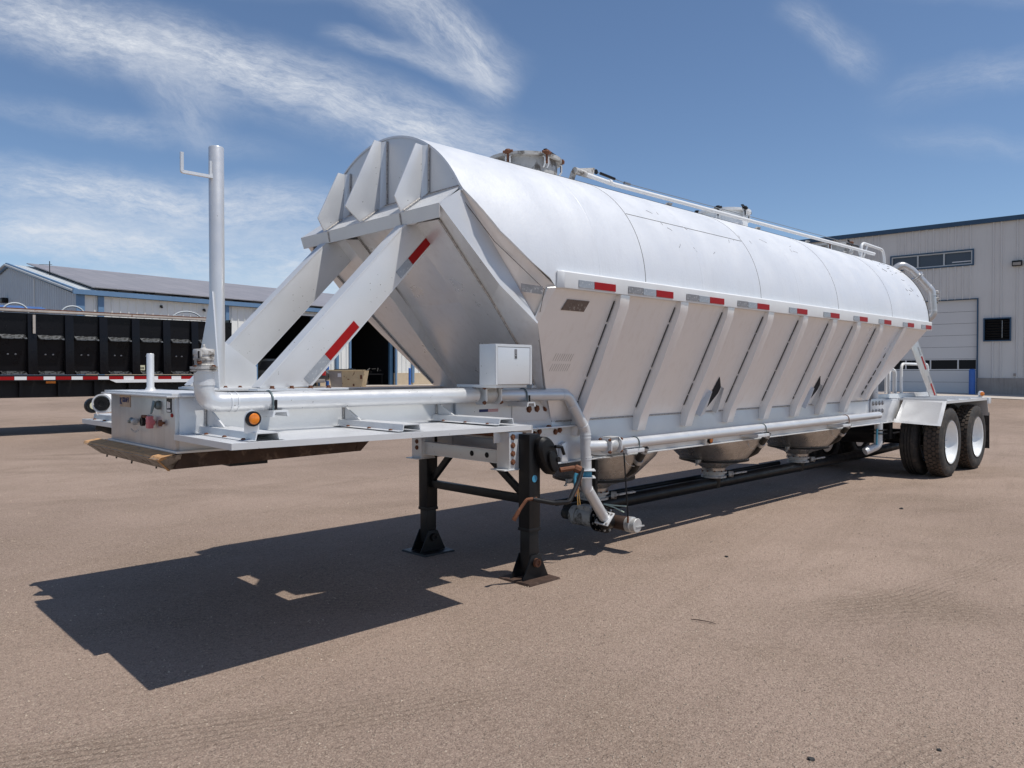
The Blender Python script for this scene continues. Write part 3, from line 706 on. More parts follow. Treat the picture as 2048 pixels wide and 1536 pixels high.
MB().box((1.78, 4.05, .985), (2.0, 4.25, 1.004)).build('kingpin_pad', 'black', skid)
MB().loft([(1.383, 4.0, 1.058), (1.388, 3.996, 1.050), (1.457, 4.036, .990), (1.46, 4.045, .996)], [(1.379, 4.012, 1.058), (1.384, 4.010, 1.050), (1.450, 4.052, .989), (1.455, 4.06, .996)]).build('primer_edge', 'lip', skid)
b = MB(); rnd = random.Random(8)
for y in (4.22, 4.61, 4.88, 5.06): b.tube([(1.455, y, 1.0), (1.453, y+.004, .99-rnd.random()*.01)], .005, 5)
b.build('grease_drips', 'black', skid)

# ---- catwalk wings either side of the gooseneck
def wing(s_):
    f = (lambda p: mir(p)) if s_ else (lambda p: p)
    L = lambda A, Bq: MB().loft([f(p) for p in A], [f(p) for p in Bq])
    xs_ = .05 if s_ else 0.
    top = [(1.478+xs_, 4.02, 1.178), (1.462+xs_, 3.30, 1.178), (3.375, 3.30, 1.170), (3.42, 4.02, 1.170)]
    o = L(top, [(p[0], p[1], p[2]-.006) for p in top]).build('catwalk_plate', 'silver', T)
    e = [(1.456+xs_, 3.294, 1.182), (3.38, 3.294, 1.172), (3.38, 3.300, 1.172), (1.456+xs_, 3.300, 1.182)]
    L(e, [(p[0], p[1], p[2]-.030) for p in e]).build('edge_rim', 'silver', o)
    e = [(1.4565+xs_, 3.3005, 1.181), (1.472+xs_, 4.02, 1.181), (1.480+xs_, 4.02, 1.181), (1.4645+xs_, 3.3005, 1.181)]
    L(e, [(p[0], p[1], p[2]-.030) for p in e]).build('edge_rim', 'silver', o)
    e = [(3.376, 3.294, 1.172), (3.42, 4.02, 1.172), (3.43, 4.02, 1.172), (3.385, 3.294, 1.172)]
    L(e, [(p[0]+.0, p[1], p[2]-.05) for p in e]).build('edge_rim', 'silver', o)
    def hat(x0, y1=3.36, y0=4.02, hw=.062, hh=.036):
        sec = [(-hw-.03, 0), (-hw, .003), (-hw+.006, hh), (hw-.006, hh), (hw, .003), (hw+.03, 0)]
        sec2 = [(a_, z-.0035) for a_, z in sec[::-1]]; sec2 = [(hw+.03, -.001), (hw-.004, -.0005), (hw-.012, hh-.005), (-hw+.012, hh-.005), (-hw+.004, -.0005), (-hw-.03, -.001)]
        poly = sec+sec2
        b = L([(x0+a_, y1, 1.181+z) for a_, z in poly], [(x0+a_, y0, 1.181+z) for a_, z in poly])
        h_ = b.build('hat_channel', 'silver', o)
        bb = MB()
        for yy in (3.45, 3.66, 3.88): bb.bolt(f((x0-hw-.016, yy, 1.184)), (0, 0, 1), .008, .006)
        bb.build('bolt', 'rust', h_)
        return h_
    hat(1.66 if not s_ else 1.62); hat(2.50); hat(3.22)
    for x in (1.66, 2.50, 3.22):     # triangular gussets up the beam web
        g_ = [(x-.02, 4.02, 1.215), (x-.02, 4.02, 1.33), (x-.02, 3.80, 1.22)] if x < 2 else [(x-.02, 4.02, 1.215), (x-.02, 4.02, 1.30), (x-.02, 3.84, 1.218)]
        L(g_, [(p[0]+.01, p[1], p[2]) for p in g_]).build('gusset', 'silver', o)
        MB().tube([f((x-.024, 4.016, 1.215)), f((x-.024, 4.016, 1.33 if x < 2 else 1.30))], .006, 5).build('weld_line', 'weld', o)
    return o
wN = wing(0); wF = wing(1)
def marker_lamp(c, par, facing=-1, br=True):
    c = V(c); n = (0, facing, 0)
    h_ = MB().lathe(c, n, [(0, .036), (.012, .0365), (.02, .034), (.02, .027)], 24).build('marker_lamp', 'black', par)
    MB().lathe(c+V((0, facing*.006, 0)), n, [(0, .0265), (.014, .0265), (.020, .022), (.023, .010), (.023, 0)], 24).build('amber_lens', 'amber', h_)
    return h_
lp = marker_lamp((1.602, 3.395, 1.283), wN)
br = [(1.566, 3.40, 1.215), (1.566, 3.40, 1.29), (1.578, 3.40, 1.315), (1.602, 3.40, 1.327), (1.626, 3.40, 1.315), (1.638, 3.40, 1.29), (1.638, 3.40, 1.215)]
MB().prism(br, (0, .006, 0)).build('lamp_bracket', 'silver', wN, bevel=.001)
# matching lamp, seen from behind, on the far wing
fl_ = marker_lamp((1.545, 5.70, 1.275), wF, 1)
MB().lathe((1.545, 5.695, 1.275), (0, -1, 0), [(0, .052), (.03, .05), (.035, .046)], 20).build('lamp_boot', 'black', wF)
MB().lathe((1.545, 5.66, 1.275), (0, -1, 0), [(0, .026), (.004, .024)], 16).build('lamp_back', 'cream', wF)
MB().tube(bend([(1.545, 5.65, 1.28), (1.55, 5.64, 1.25), (1.56, 5.64, 1.21)], .01), .003, 6).build('lamp_wire', 'whiteink', wF)
ft = MB().lathe((1.56, 5.42, 1.30), (-.6, -.8, 0), [(0, .062), (.09, .062), (.09, .052), (.07, .05)], 24).build('hose_tube', 'white', wF)
MB().lathe((1.56-.05, 5.42-.068, 1.30), (-.6, -.8, 0), [(0, .045), (.012, .045), (.012, .02), (.008, .018)], 20).build('tube_cap', 'black', wF)
MB().tube([(1.75, 5.74, 1.0+.14*sin(pi*k/8)*0-.0-.10*sin(pi*k/8)+.13) if False else (1.55+.5*k/8, 5.62-.3*k/8, 1.135-.075*sin(pi*k/8)) for k in range(9)], .02, 8).build('under_hose', 'rubber', wF)
# pipe support brackets off the beam
def pbr(x, w_=.05, z=1.262):
    sec = [(x-w_, z), (x-w_+.008, z+.034), (x+w_-.008, z+.034), (x+w_, z), (x+w_-.012, z), (x+w_-.018, z+.024), (x-w_+.018, z+.024), (x-w_+.012, z)]
    MB().loft([(a_, 3.80, zz) for a_, zz in sec], [(a_, 4.02, zz) for a_, zz in sec]).build('pipe_bracket', 'silver', T)
pbr(1.955); pbr(3.89, .045, 1.255)

# ---- air pipe along the gooseneck
PY = 3.885
r1, r2 = .050, .037
pts = bend([(1.575, PY, 1.50), (1.575, PY, 1.345), (3.43, PY, 1.345)], .11, 8)
pipe = MB().tube(pts, r1, 24).build('air_pipe', 'pipe', T, sharp=50)
MB().tube([(1.575, PY, 1.435), (1.575, PY, 1.452)], r1+.003, 24).build('pipe_collar', 'silver', pipe)
for x in (1.70, 1.735): MB().tube([(x, PY, 1.345), (x+.008, PY, 1.345)], r1+.003, 24).build('pipe_weld', 'silver', pipe)
cf = MB().lathe((1.575, PY, 1.505), (0, 0, 1), [(0, .066), (.009, .068), (.009, .060), (.013, .060), (.013, .068), (.026, .068), (.026, .052)], 28).build('flange', 'dirtycast', pipe)
bb = MB()
for k in range(4): bb.bolt((1.575+.06*cos(k*pi/2+.5), PY+.06*sin(k*pi/2+.5), 1.531), (0, 0, 1), .008, .008)
bb.build('bolt', 'rust', pipe)
cap = MB().lathe((1.575, PY, 1.528), (0, 0, 1), [(0, .048), (.012, .050), (.016, .046), (.034, .047), (.036, .051), (.046, .052), (.048, .049), (.062, .050), (.064, .053), (.086, .053), (.092, .050), (.094, .018), (.10, .008), (.112, .007), (.116, .003)], 28).build('camlock_cap', 'dirtycast', pipe)
for ang in (radians_ for radians_ in (R(225), R(45))):
    c = V((1.575+.055*cos(ang), PY+.055*sin(ang), 1.585))
    MB().obox(c, (cos(ang), sin(ang), 0), (-sin(ang), cos(ang), 0), (0, 0, 1), (.007, .012, .026)).build('cam_lever', 'dirtycast', pipe, bevel=.003)
    MB().obox(c+V((cos(ang)*.006, sin(ang)*.006, .004)), (cos(ang), sin(ang), 0), (-sin(ang), cos(ang), 0), (0, 0, 1), (.003, .004, .02)).build('lever_slot_shade', 'dark', pipe)  # dark block on the lever stands in for shade in its slot
MB().lathe((1.575+.052*cos(R(225)), PY+.052*sin(R(225)), 1.553), (cos(R(225)), sin(R(225)), .3), [(0, .014), (.008, .012)], 10).build('rusty_pin', 'rust', pipe)
ringp = [(1.575-.047+.02*cos(t*.4)*.7, PY-.047-.02*cos(t*.4)*.7, 1.552+.018*sin(t*.4)) for t in range(16)]
MB().tube(ringp, .0014, 5).build('pull_ring', 'wire', pipe)
def clampU(x, z, r, par, y=PY, m_='steelblue', leg=.05):
    pts = [(x, y+(r+.005)*cos(a_), z+(r+.005)*sin(a_)) for a_ in [pi*k/12 for k in range(13)]]
    pts = [(x, y+r+.005, z-leg)] + pts + [(x, y-r-.005, z-leg)]
    return MB().tube(pts, .0052, 8).build('pipe_clamp', m_, par)
clampU(1.925, 1.345, r1, pipe)
MB().box((1.935, PY-.058, 1.30), (1.948, PY-.05, 1.352)).build('clamp_tab', 'black', pipe)
# check valve body
def check_valve(x, z, r, par, y=PY, sc_=1.):
    b = MB().lathe((x-.055*sc_, y, z), (1, 0, 0), [(0, r*1.05), (.02*sc_, r*1.28), (.055*sc_, r*1.42), (.09*sc_, r*1.28), (.11*sc_, r*1.05)], 20)
    b.box((x-.045*sc_, y-.042*sc_, z+r*.6), (x+.045*sc_, y+.042*sc_, z+r*1.5))
    o = b.build('check_valve', 'cast', par, bevel=.003)
    b = MB().box((x-.06*sc_, y-.05*sc_, z+r*1.5), (x+.06*sc_, y+.05*sc_, z+r*1.68)); b.build('valve_lid', 'cast', par, bevel=.004)
    for dx in (-.075, .063):
        hw = r*1.5; q = .4*hw
        sec = [(hw, -hw+q), (hw, hw-q), (hw-q, hw), (-hw+q, hw), (-hw, hw-q), (-hw, -hw+q), (-hw+q, -hw), (hw-q, -hw)]
        MB().prism([(x+dx*sc_, y+a_, z+c_) for a_, c_ in sec], (.012*sc_, 0, 0)).build('valve_flange', 'silver', par, bevel=.002)
        bb = MB()
        for a_, c_ in ((-1, 1), (-1, -1), (1, 1)): bb.bolt((x+dx*sc_+(.0 if dx < 0 else .012*sc_), y+a_*hw*.78, z+c_*hw*.78), (-1 if dx < 0 else 1, 0, 0), .010, .016)
        bb.build('bolt', 'rust', par)
    return o
check_valve(3.545, 1.345, .044, pipe)
pts2 = [(3.62, PY, 1.340), (4.37, PY, 1.327)]
col_ = [(3.62, PY, 1.340), (4.372, PY, 1.328), (4.585, PY, 1.05), (4.600, PY, .72)]
p2 = MB().tube(bend(col_, .10, 6), .0425, 22).build('air_pipe', 'pipe', T, sharp=50)
clampU(3.885, 1.338, .0425, p2)
MB().box((3.905, PY-.05, 1.29), (3.915, PY-.043, 1.335)).build('clamp_tab', 'black', p2)
def pring(p, dirv, r, w_=.006, nm='pipe_weld', m_='silver', par=None):
    d_ = V(dirv).normalized(); MB().tube([V(p)-d_*w_/2, V(p)+d_*w_/2], r, 22).build(nm, m_, par)
pring((4.30, PY, 1.3285), (1, 0, 0), .045, par=p2); pring((4.43, PY, 1.25), (.6, 0, -.8), .045, par=p2)
pring((4.555, PY, 1.085), (.6, 0, -.8), .045, par=p2)
for z in (1.01, .985): pring((4.588, PY, z), (0, 0, 1), .0455, .009, par=p2)
for z in (.83, .815): pring((4.597, PY, z), (0, 0, 1), .0455, .009, par=p2)
# blue butterfly valve between two flange plates
for z in (.728, .672):
    MB().obox((4.60, PY, z), V((1, 1, 0)).normalized(), V((1, -1, 0)).normalized(), (0, 0, 1), (.068, .068, .004)).build('valve_flange', 'silver', p2, bevel=.002)
bv = MB().lathe((4.60, PY, .678), (0, 0, 1), [(0, .044), (.046, .044)], 18).build('butterfly_valve', 'valveblue', p2)
MB().tube([(4.56, PY, .70), (4.45, PY-.02, .705)], .018, 10).build('valve_neck', 'valveblue', p2)
MB().tube([(4.455, PY-.02, .715), (4.44, PY-.02, .69), (4.445, PY-.02, .54)], .012, 8).build('valve_handle', 'valveblue', p2)
for k in (-1, 1): MB().tube([(4.455+.006*k, PY-.035, .60), (4.465+.014*k, PY-.04, .47)], .0045, 6).build('handle_strap', 'gold', p2)
# lower elbow to the discharge
lowp = bend([(4.602, PY, .668), (4.606, PY, .585), (4.88, 3.925, .30)], .07, 6)
p3 = MB().tube(lowp, .0425, 22).build('discharge_pipe', 'pipe', T, sharp=50)
d3 = (V(lowp[-1])-V(lowp[-2])).normalized()
pring(V(lowp[6]), (V(lowp[7])-V(lowp[6])), .045, par=p3)
u3 = d3.cross(V((0, 1, 0))).normalized(); v3 = d3.cross(u3)
MB().obox(V(lowp[-1]), u3, v3, d3, (.066, .066, .006)).build('flange', 'silver', p3, bevel=.003)
bb = MB()
for i, j in ((1, 1), (1, -1), (-1, 1), (-1, -1)): bb.bolt(V(lowp[-1])+u3*.048*i+v3*.048*j-d3*.006, -d3, .008, .008)
bb.build('bolt', 'weld', p3)

# ---- side air pipe along the frame
SZ = .905
PY0 = PY; sp = MB().tube([(4.60, PY, SZ+.01), (4.78, 3.85, SZ+.005)], .044, 20); o_sp = sp.build('air_pipe', 'pipe', T, sharp=50)
PY = 3.845; SZ = .910
check_valve(4.86, SZ, .042, o_sp, y=PY, sc_=.95)
sp2 = MB().tube([(4.93, PY, SZ), (10.60, PY, SZ+.02), (10.605, PY, SZ+.02)], [.045, .045, .03], 22).build('side_air_pipe', 'pipe', T, sharp=50)
for x in (5.18, 7.38, 9.50): clampU(x, SZ+.003*(x-5)*1., .045, sp2, y=PY, m_='steelblue' if x < 9 else 'rust', leg=.045)
for x in (5.24, 7.44, 9.56):
    MB().box((x-.22, PY-.045, SZ-.078), (x+.02, 4.0, SZ-.046)).build('pipe_outrigger', 'silver', T, bevel=.003)
    MB().box((x+.021, PY-.035, SZ-.070), (x+.0235, PY-.012, SZ-.054)).build('outrigger_opening_shade', 'dark', T)  # dark plate on the solid end, painting the shade of its hollow
ss = marker_lamp((6.50, 3.93, .845), T); MB().box((6.45, 3.94, .80), (6.55, 3.955, .89)).build('lamp_bracket', 'silver', T, bevel=.004)

# ---- toolbox on the deck
TY = 3.62
tb = MB().box((3.366, TY, 1.418), (3.706, TY+.153, 1.688)).build('toolbox', 'silver', T, bevel=.002, label='silver cabinet above the air pipe in front of the hopper')
b = MB(); x0, x1, z0, z1, th = 3.368, 3.704, 1.420, 1.686, .016
for a_ in ((x0, z0, x0+th, z1), (x1-th, z0, x1, z1), (x0+th, z1-th, x1-th, z1), ): b.box((a_[0], TY-.006, a_[1]), (a_[2], TY-.0005, a_[3]))
b.build('box_trim', 'silver', tb)
MB().box((x0+th, TY-.002, z0), (x1-th, TY-.0003, z1-th)).build('door_gap', 'seam', tb)
MB().box((x0+th+.003, TY-.0045, z0+.002), (x1-th-.003, TY-.0021, z1-th-.003)).build('box_door', 'silver', tb, bevel=.0008)
MB().box((3.540, TY-.0065, 1.592), (3.562, TY-.0046, 1.656)).build('door_label', 'tape_grey', tb)
MB().box((3.545, TY-.0074, 1.597), (3.556, TY-.0066, 1.610)).build('label_mark', 'blackink', tb)
MB().box((3.545, TY-.0074, 1.618), (3.556, TY-.0066, 1.622)).build('label_mark', 'blackink', tb)
MB().box((3.40, TY+.02, 1.398), (3.68, 4.05, 1.4175)).build('toolbox_shelf', 'silver', T, bevel=.001)

# ---- frame: transition plate, main rails
def mainrail(s_):
    y0 = 4.0 if not s_ else 2*CY-4.0-.014
    b = MB(); b.box((3.98, y0, .800), (11.78, y0+.014, 1.116)); yy = (y0-.035, y0+.07) if not s_ else (y0-.056, y0+.049)
    b.box((4.0, yy[0]+.0, .788), (11.78, yy[1], .799)); b.box((4.62, y0+.014 if not s_ else y0-.06, 1.104), (11.78, y0+.07 if not s_ else y0, 1.115))
    return b.build('main_rail', 'silver', T, bevel=.0015)
mN = mainrail(0); mF = mainrail(1)
for s_ in (0, 1):
    f = mir if s_ else (lambda p: p)
    q = [(3.35, 3.995, 1.372), (4.10, 3.995, 1.372), (4.30, 3.995, 1.15), (4.32, 3.995, 1.085), (3.35, 3.995, 1.085)]
    tp = MB().loft([f(p) for p in q], [f((p[0], p[1]+.02, p[2])) for p in q]).build('splice_plate', 'silver', T, bevel=.002)
    q = [(3.88, 3.987, 1.34), (4.02, 3.987, 1.34), (4.30, 3.987, 1.26), (4.335, 3.987, 1.23), (4.24, 3.987, 1.135), (3.88, 3.987, 1.14)]
    MB().loft([f(p) for p in q], [f((p[0], p[1]+.008, p[2])) for p in q]).build('bolt_plate', 'silver', T, bevel=.002)
    q = [(3.70, 3.93, 1.085), (4.62, 3.93, 1.085), (4.62, 4.0, 1.085), (3.70, 4.0, 1.085)]
    MB().loft([f(p) for p in q], [f((p[0], p[1], p[2]-.012)) for p in q]).build('lower_flange', 'silver', T, bevel=.002)
    q = [(3.70, 3.99, 1.072), (4.56, 3.99, 1.072), (4.56, 3.99, 1.02), (3.70, 3.99, .99)]
    MB().loft([f(p) for p in q], [f((p[0], p[1]+.009, p[2])) for p in q]).build('bolt_plate', 'silver', T, bevel=.002)
bb = MB()
for x, z in ((4.055, 1.225), (4.14, 1.226), (4.235, 1.228)): bb.bolt((x, 3.9865, z), (0, -1, 0), .020, .012)
for x, z in ((3.95, 1.035), (4.12, 1.045), (4.17, 1.062), (4.35, 1.05), (4.40, 1.062), (4.0, 1.06)): bb.bolt((x, 3.988, z-.012), (0, -1, 0), .017, .012)
bb.build('bolt', 'rust', T)
bb = MB()
for x in (4.02, 4.24): bb.bolt((x, 3.955, 1.086), (0, 0, 1), .018, .012)
bb.build('bolt', 'rust', T)
# vertical stiffener on the rail and reinforcement fold beside the leg
MB().prism([(4.395, 3.96, .80), (4.47, 3.96, .80), (4.47, 3.96, .945), (4.45, 3.96, .955), (4.395, 3.96, .94)], (0, .035, 0)).build('rail_stiffener', 'silver', T, bevel=.003)
q = [(4.58, 3.996, 1.10), (4.545, 3.99, 1.0), (4.64, 3.93, .99), (4.66, 3.96, 1.10)]
MB().loft(q, [(p[0], p[1]+.01, p[2]) for p in q]).build('rail_gusset', 'silver', T)
q = [(4.03, 3.93, 1.386), (4.16, 3.93, 1.386), (4.115, 3.93, 1.52)]
MB().loft(q, [(p[0], p[1]+.012, p[2]) for p in q]).build('corner_gusset', 'silver', T, bevel=.001)
# flag decal and maker sticker
fl = MB().box((3.565, 4.0135, 1.218), (3.735, 4.0155, 1.238)).build('flag_decal', 'whiteink', T, label='small striped flag decal')
fz = 1.218
for k in range(4): MB().box((3.60, 3.9935, 1.2185+.0055*k), (3.745, 3.9945, 1.2213+.0055*k)).build('flag_stripe', 'flag_r', fl)
MB().box((3.56, 3.9932, 1.2185), (3.645, 3.9948, 1.239)).build('flag_field', 'navy', fl)
MB().box((3.56, 3.9945, 1.2175), (3.748, 3.9955, 1.241)).build('flag_ground', 'whiteink', fl)
st = MB().box((6.955, 3.997, 1.055), (7.125, 3.9995, 1.115)).build('rail_sticker', 'whiteink', mN, label='white sticker lettered KRAFT on the frame rail')
text_part('KRAFT', 'lettering', 'navy', mN, (7.005, 3.9968, 1.083), (1, 0, 0), (0, 0, 1), .034)
text_part('K', 'emblem', 'navy', mN, (6.962, 3.9968, 1.063), (1, 0, 0), (0, 0, 1), .044)
MB().box((7.03, 3.9962, 1.067), (7.11, 3.997, 1.071)).build('sticker_line', 'navy', mN)
# rear bolted splice plate
q = [(10.70, 3.988, 1.09), (10.72, 3.988, 1.135), (11.16, 3.988, 1.135), (11.22, 3.988, 1.10), (11.22, 3.988, .92), (10.70, 3.988, .92)]
rp = MB().loft(q, [(p[0], p[1]+.010, p[2]) for p in q]).build('bolt_plate', 'silver', T, bevel=.002)
bb = MB()
for k in range(4):
    for z in (1.075, .965): bb.bolt((10.78+.115*k, 3.988, z), (0, -1, 0), .024, .014)
bb.build('bolt', 'dirtycast', rp)
# cross members under the body
for x in (4.2, 6.4, 8.6, 10.9): MB().box((x, 4.02, .83), (x+.08, 5.06, .95)).build('cross_member', 'silver', T)

# ---- landing gear
LX, LYN, LYF = 3.915, 3.845, 5.035
def leg(Y):
    b = MB().obox((LX, Y, .71), (1, 0, 0), (0, 1, 0), (0, 0, 1), (.056, .056, .345))
    l_ = b.build('landing_leg', 'black', T, bevel=.006)
    MB().obox((LX, Y, .365), (1, 0, 0), (0, 1, 0), (0, 0, 1), (.059, .059, .012)).build('leg_collar', 'black', l_, bevel=.003)
    MB().obox((LX, Y, .22), (1, 0, 0), (0, 1, 0), (0, 0, 1), (.048, .048, .14)).build('inner_leg', 'black', l_, bevel=.005)
    ft = MB().add([(LX-.155, Y-.155, .018), (LX+.155, Y-.155, .012), (LX+.155, Y+.155, .018), (LX-.155, Y+.155, .012), (LX-.16, Y-.16, .002), (LX+.16, Y-.16, .0), (LX+.16, Y+.16, .002), (LX-.16, Y+.16, .0)],
                  [(0, 1, 2, 3), (7, 6, 5, 4), (0, 4, 5, 1), (1, 5, 6, 2), (2, 6, 7, 3), (3, 7, 4, 0)])
    ft.build('foot_pad', 'skid' if Y < CY else 'black', l_)
    for sg in (-1, 1):
        q = [(LX-.13, Y+sg*.066, .016), (LX+.13, Y+sg*.066, .016), (LX+.045, Y+sg*.066, .185), (LX-.045, Y+sg*.066, .185)]
        MB().loft(q, [(p[0], p[1]-sg*.008, p[2]) for p in q]).build('foot_cheek', 'black', l_, bevel=.001)
    MB().lathe((LX, Y-.08, .13), (0, -1, 0), [(-.01, .032), (.012, .030), (.012, .018), (.004, .016)], 16).build('foot_pin', 'rust' if Y < CY else 'black', l_)
    return l_
lN = leg(LYN); lF = leg(LYF)
MB().lathe((LX-.004, LYN-.057, .735), (0, -1, 0), [(0, .026), (.001, .026)], 20).build('maker_sticker', 'bluest', lN)
# gearbox: tall oval cover
b = MB(); oval = []
for k in range(28):
    a_ = 2*pi*k/28; oval.append((LX+.10+.092*cos(a_)*(1+.15*sin(a_))-.045*sin(a_), 0, .895+.142*sin(a_)))
A = [(p[0], 3.80, p[2]) for p in oval]; B_2 = [(p[0], 3.745, p[2]) for p in oval]; C_ = [(LX+.10+(p[0]-LX-.10)*.8, 3.725, .9+(p[2]-.9)*.85) for p in oval]
b.loft(A, B_2); b.loft(B_2, C_); gb = b.build('gearbox', 'black', T, bevel=.002)
D_ = [(LX+.11+(p[0]-LX-.10)*.45, 3.722, .86+(p[2]-.9)*.55) for p in oval]; MB().loft(D_, [(p[0], 3.700, p[2]) for p in D_]).build('gearbox_boss', 'black', gb, bevel=.004)
MB().tube([(LX+.12, 3.70, .965), (LX+.19, 3.70, .955), (LX+.215, 3.70, .90)], .012, 8).build('gearbox_lug', 'black', gb)
MB().lathe((LX+.15, 3.70, .87), (0, -1, 0), [(0, .02), (.01, .018)], 12).build('gearbox_cap', 'black', gb)
ck = MB().tube(bend([(LX+.17, 3.70, .79), (LX+.27, 3.66, .80), (LX+.33, 3.62, .775)], .02), .018, 8).build('crank_shaft', 'rust', T)
MB().tube(bend([(4.24, 3.62, .795), (4.17, 3.60, .70), (4.05, 3.58, .575), (3.90, 3.60, .585), (3.76, 3.66, .620)], .06), .017, 10).build('crank_arm', 'black', T)
MB().tube(bend([(4.26, 3.63, .79), (4.20, 3.605, .72), (4.11, 3.585, .61)], .05), .011, 8).build('crank_strap', 'rust', T)
MB().tube(bend([(3.79, 3.65, .622), (3.72, 3.68, .62), (3.66, 3.71, .53)], .03), .012, 8).build('crank_arm', 'rust', T)
MB().lathe((LX+.30, 3.64, .79), (.5, -.6, -.3), [(-.03, .018), (-.02, .030), (.02, .030), (.03, .018)], 8).build('crank_joint', 'rust', T)
MB().lathe((3.672, 3.705, .548), V((3.63, 3.725, .47))-V((3.672, 3.705, .548)), [(0, .014), (.075, .016), (.08, .014)], 12).build('crank_grip', 'rust', T)
MB().box((LX-.025, LYN, .545), (LX+.025, LYF, .605)).build('leg_cross_bar', 'black', T, bevel=.002)
for sg, Y0, Y1 in ((1, LYN+.05, 4.30), (-1, LYF-.05, 4.70)):
    p, q = V((LX, Y0, .60)), V((LX, Y1, .87)); d_ = (q-p).normalized()
    MB().obox((p+q)/2, d_, (1, 0, 0), d_.cross(V((1, 0, 0))), ((q-p).length/2, .018, .024)).build('leg_brace', 'black', T, bevel=.002)
# mounting frame of the legs
lm = MB().box((3.795, 3.975, .838), (3.81, 4.96, .925)).build('leg_cross_channel', 'silver', T, bevel=.002)
MB().box((3.795, 3.975, .925), (3.86, 4.96, .932)).build('channel_flange', 'silver', lm); MB().box((3.795, 3.975, .832), (3.86, 4.96, .839)).build('channel_flange', 'silver', lm)
for y in (4.34, 4.17): MB().lathe((3.794, y, .885), (-1, 0, 0), [(0, .021), (.002, .021)], 16).build('channel_hole_shade', 'dark', lm)  # flat dark discs in place of the shade inside two holes
for y0 in (3.90, 4.93):
    mb_ = MB().box((3.765, y0, .80), (3.775, y0+.13, 1.07)); mb_.box((3.775, y0, .80), (3.90, y0+.008, 1.07)); mb_.box((3.71, y0-.01, .795), (3.90, y0+.14, .803))
    o_ = mb_.build('leg_bracket', 'silver', T, bevel=.0015); bb = MB()
    for k in range(4): bb.bolt((3.80+.0, y0-.001, 1.035-.06*k), (0, -1, 0), .016, .012)
    if y0 > 4: bb = MB(); [bb.bolt((3.764, y0+.06, 1.035-.05*k), (-1, 0, 0), .014, .01) for k in range(4)]
    bb.build('bolt', 'rust', o_)
MB().box((3.85, 3.905, .79), (3.86, 3.98, 1.07)).build('leg_bracket', 'black', T)
MB().box((3.85, 3.98, 1.02), (4.0, 5.10, 1.07)).build('leg_tie', 'rust', T); MB().box((3.42, 4.04, 1.10), (3.50, 5.04, 1.30)).build('frame_cross_member', 'silver', T)

# ---- hopper cones, valves, hoses, product line
def cone(x):
    b = MB().lathe((x, CY, 0), (0, 0, 1), [(.785, .60), (.74, .575), (.68, .515), (.62, .455), (.545, .375), (.52, .37), (.50, .30), (.46, .18), (.43, .135), (.40, .13)][::-1], 36)
    o = b.build('hopper_cone', 'dirty_cone', T)
    MB().lathe((x, CY, .515), (0, 0, 1), [(0, .37), (.004, .385), (.024, .385), (.028, .37)], 36).build('cone_band', 'black', o)
    for sg in (-1, 1):
        MB().obox((x+sg*.40, CY-.05, .53), (1, 0, 0), (0, 1, 0), (0, 0, 1), (.03, .02, .02)).build('band_clamp', 'dirtycast', o, bevel=.004)
        MB().tube([(x+sg*.42, CY-.06, .545), (x+sg*.47, CY-.07, .51)], .008, 6).build('clamp_bolt', 'dirtycast', o)
        MB().obox((x+sg*.47, CY-.07, .50), (1, 0, 0), (0, 1, 0), (0, 0, 1), (.018, .006, .006)).build('clamp_handle', 'dirtycast', o)
    v_ = MB().lathe((x, CY, .31), (0, 0, 1), [(0, .10), (.01, .14), (.028, .14), (.03, .12), (.06, .12), (.062, .145), (.08, .145), (.082, .125), (.10, .12)], 28).build('cone_valve', 'dirtycast', o)
    MB().lathe((x+.10, CY-.13, .355), (.6, -.8, 0), [(0, .035), (.05, .035)], 12).build('valve_gear', 'dirtycast', o)
    MB().obox((x+.26, CY-.17, .36), V((1, -.1, .02)).normalized(), V((.1, 1, 0)).normalized(), (0, 0, 1), (.13, .018, .008)).build('valve_lever', 'dirtycast', o, bevel=.003)
    bb = MB()
    for k in range(10): bb.bolt((x+.132*cos(k*.628), CY+.132*sin(k*.628), .392), (0, 0, 1), .008, .008)
    bb.build('bolt', 'rust', o)
    MB().tube([(x-.12+.16*cos(t*.35)*.8, CY-.555+.02*sin(t*.35), .745+.06*sin(t*.35)) for t in range(14)], .003, 5).build('chalk_curve', 'bare', o)
    return o
M['dirty_cone'] = mat('dusty_cone_metal', (.48, .465, .45), .28, .8, .12, 4, .15, 60, streaks=((.20, .17, .15), .5))
cones = [cone(x) for x in (5.48, 7.60, 9.70)]
def aer_hose(xe):
    # from the outrigger down and inboard to the cone band
    h_ = MB().tube(bend([(xe, 3.87, .86), (xe, 3.90, .80), (xe+.10, 4.06, .64), (xe+.10, 4.24, .545), (xe+.05, 4.36, .535)], .07), .034, 14).build('aeration_hose', 'hose', T)
    p, q = V((xe+.035, 3.955, .745)), V((xe+.055, 3.985, .715)); MB().tube([p, q], .040, 14).build('hose_clamp', 'bare', h_)
    MB().tube([(xe, 3.87, .86), (xe, 3.895, .81)], .038, 14).build('hose_collar', 'dirtycast', h_)
    MB().obox((xe+.10, 4.20, .565), (1, 0, 0), (0, 1, 0), (0, 0, 1), (.05, .03, .035)).build('hose_fitting', 'dirtycast', h_, bevel=.01)
for xe in (5.36, 7.56, 9.68): aer_hose(xe)
pl_ = MB().tube([(5.12, CY, .25), (11.5, CY, .255), (13.9, CY, .30)], .068, 18).build('product_line', 'black', T)
MB().tube([(5.2, CY+.22, .285), (9.6, CY+.22, .29)], .03, 12).build('air_line', 'black', T)
for x in (7.6, 9.7): MB().lathe((x, CY, .19), (0, 0, 1), [(0, .04), (.01, .07), (.12, .08), (.13, .10)], 16).build('line_tee', 'black', T)
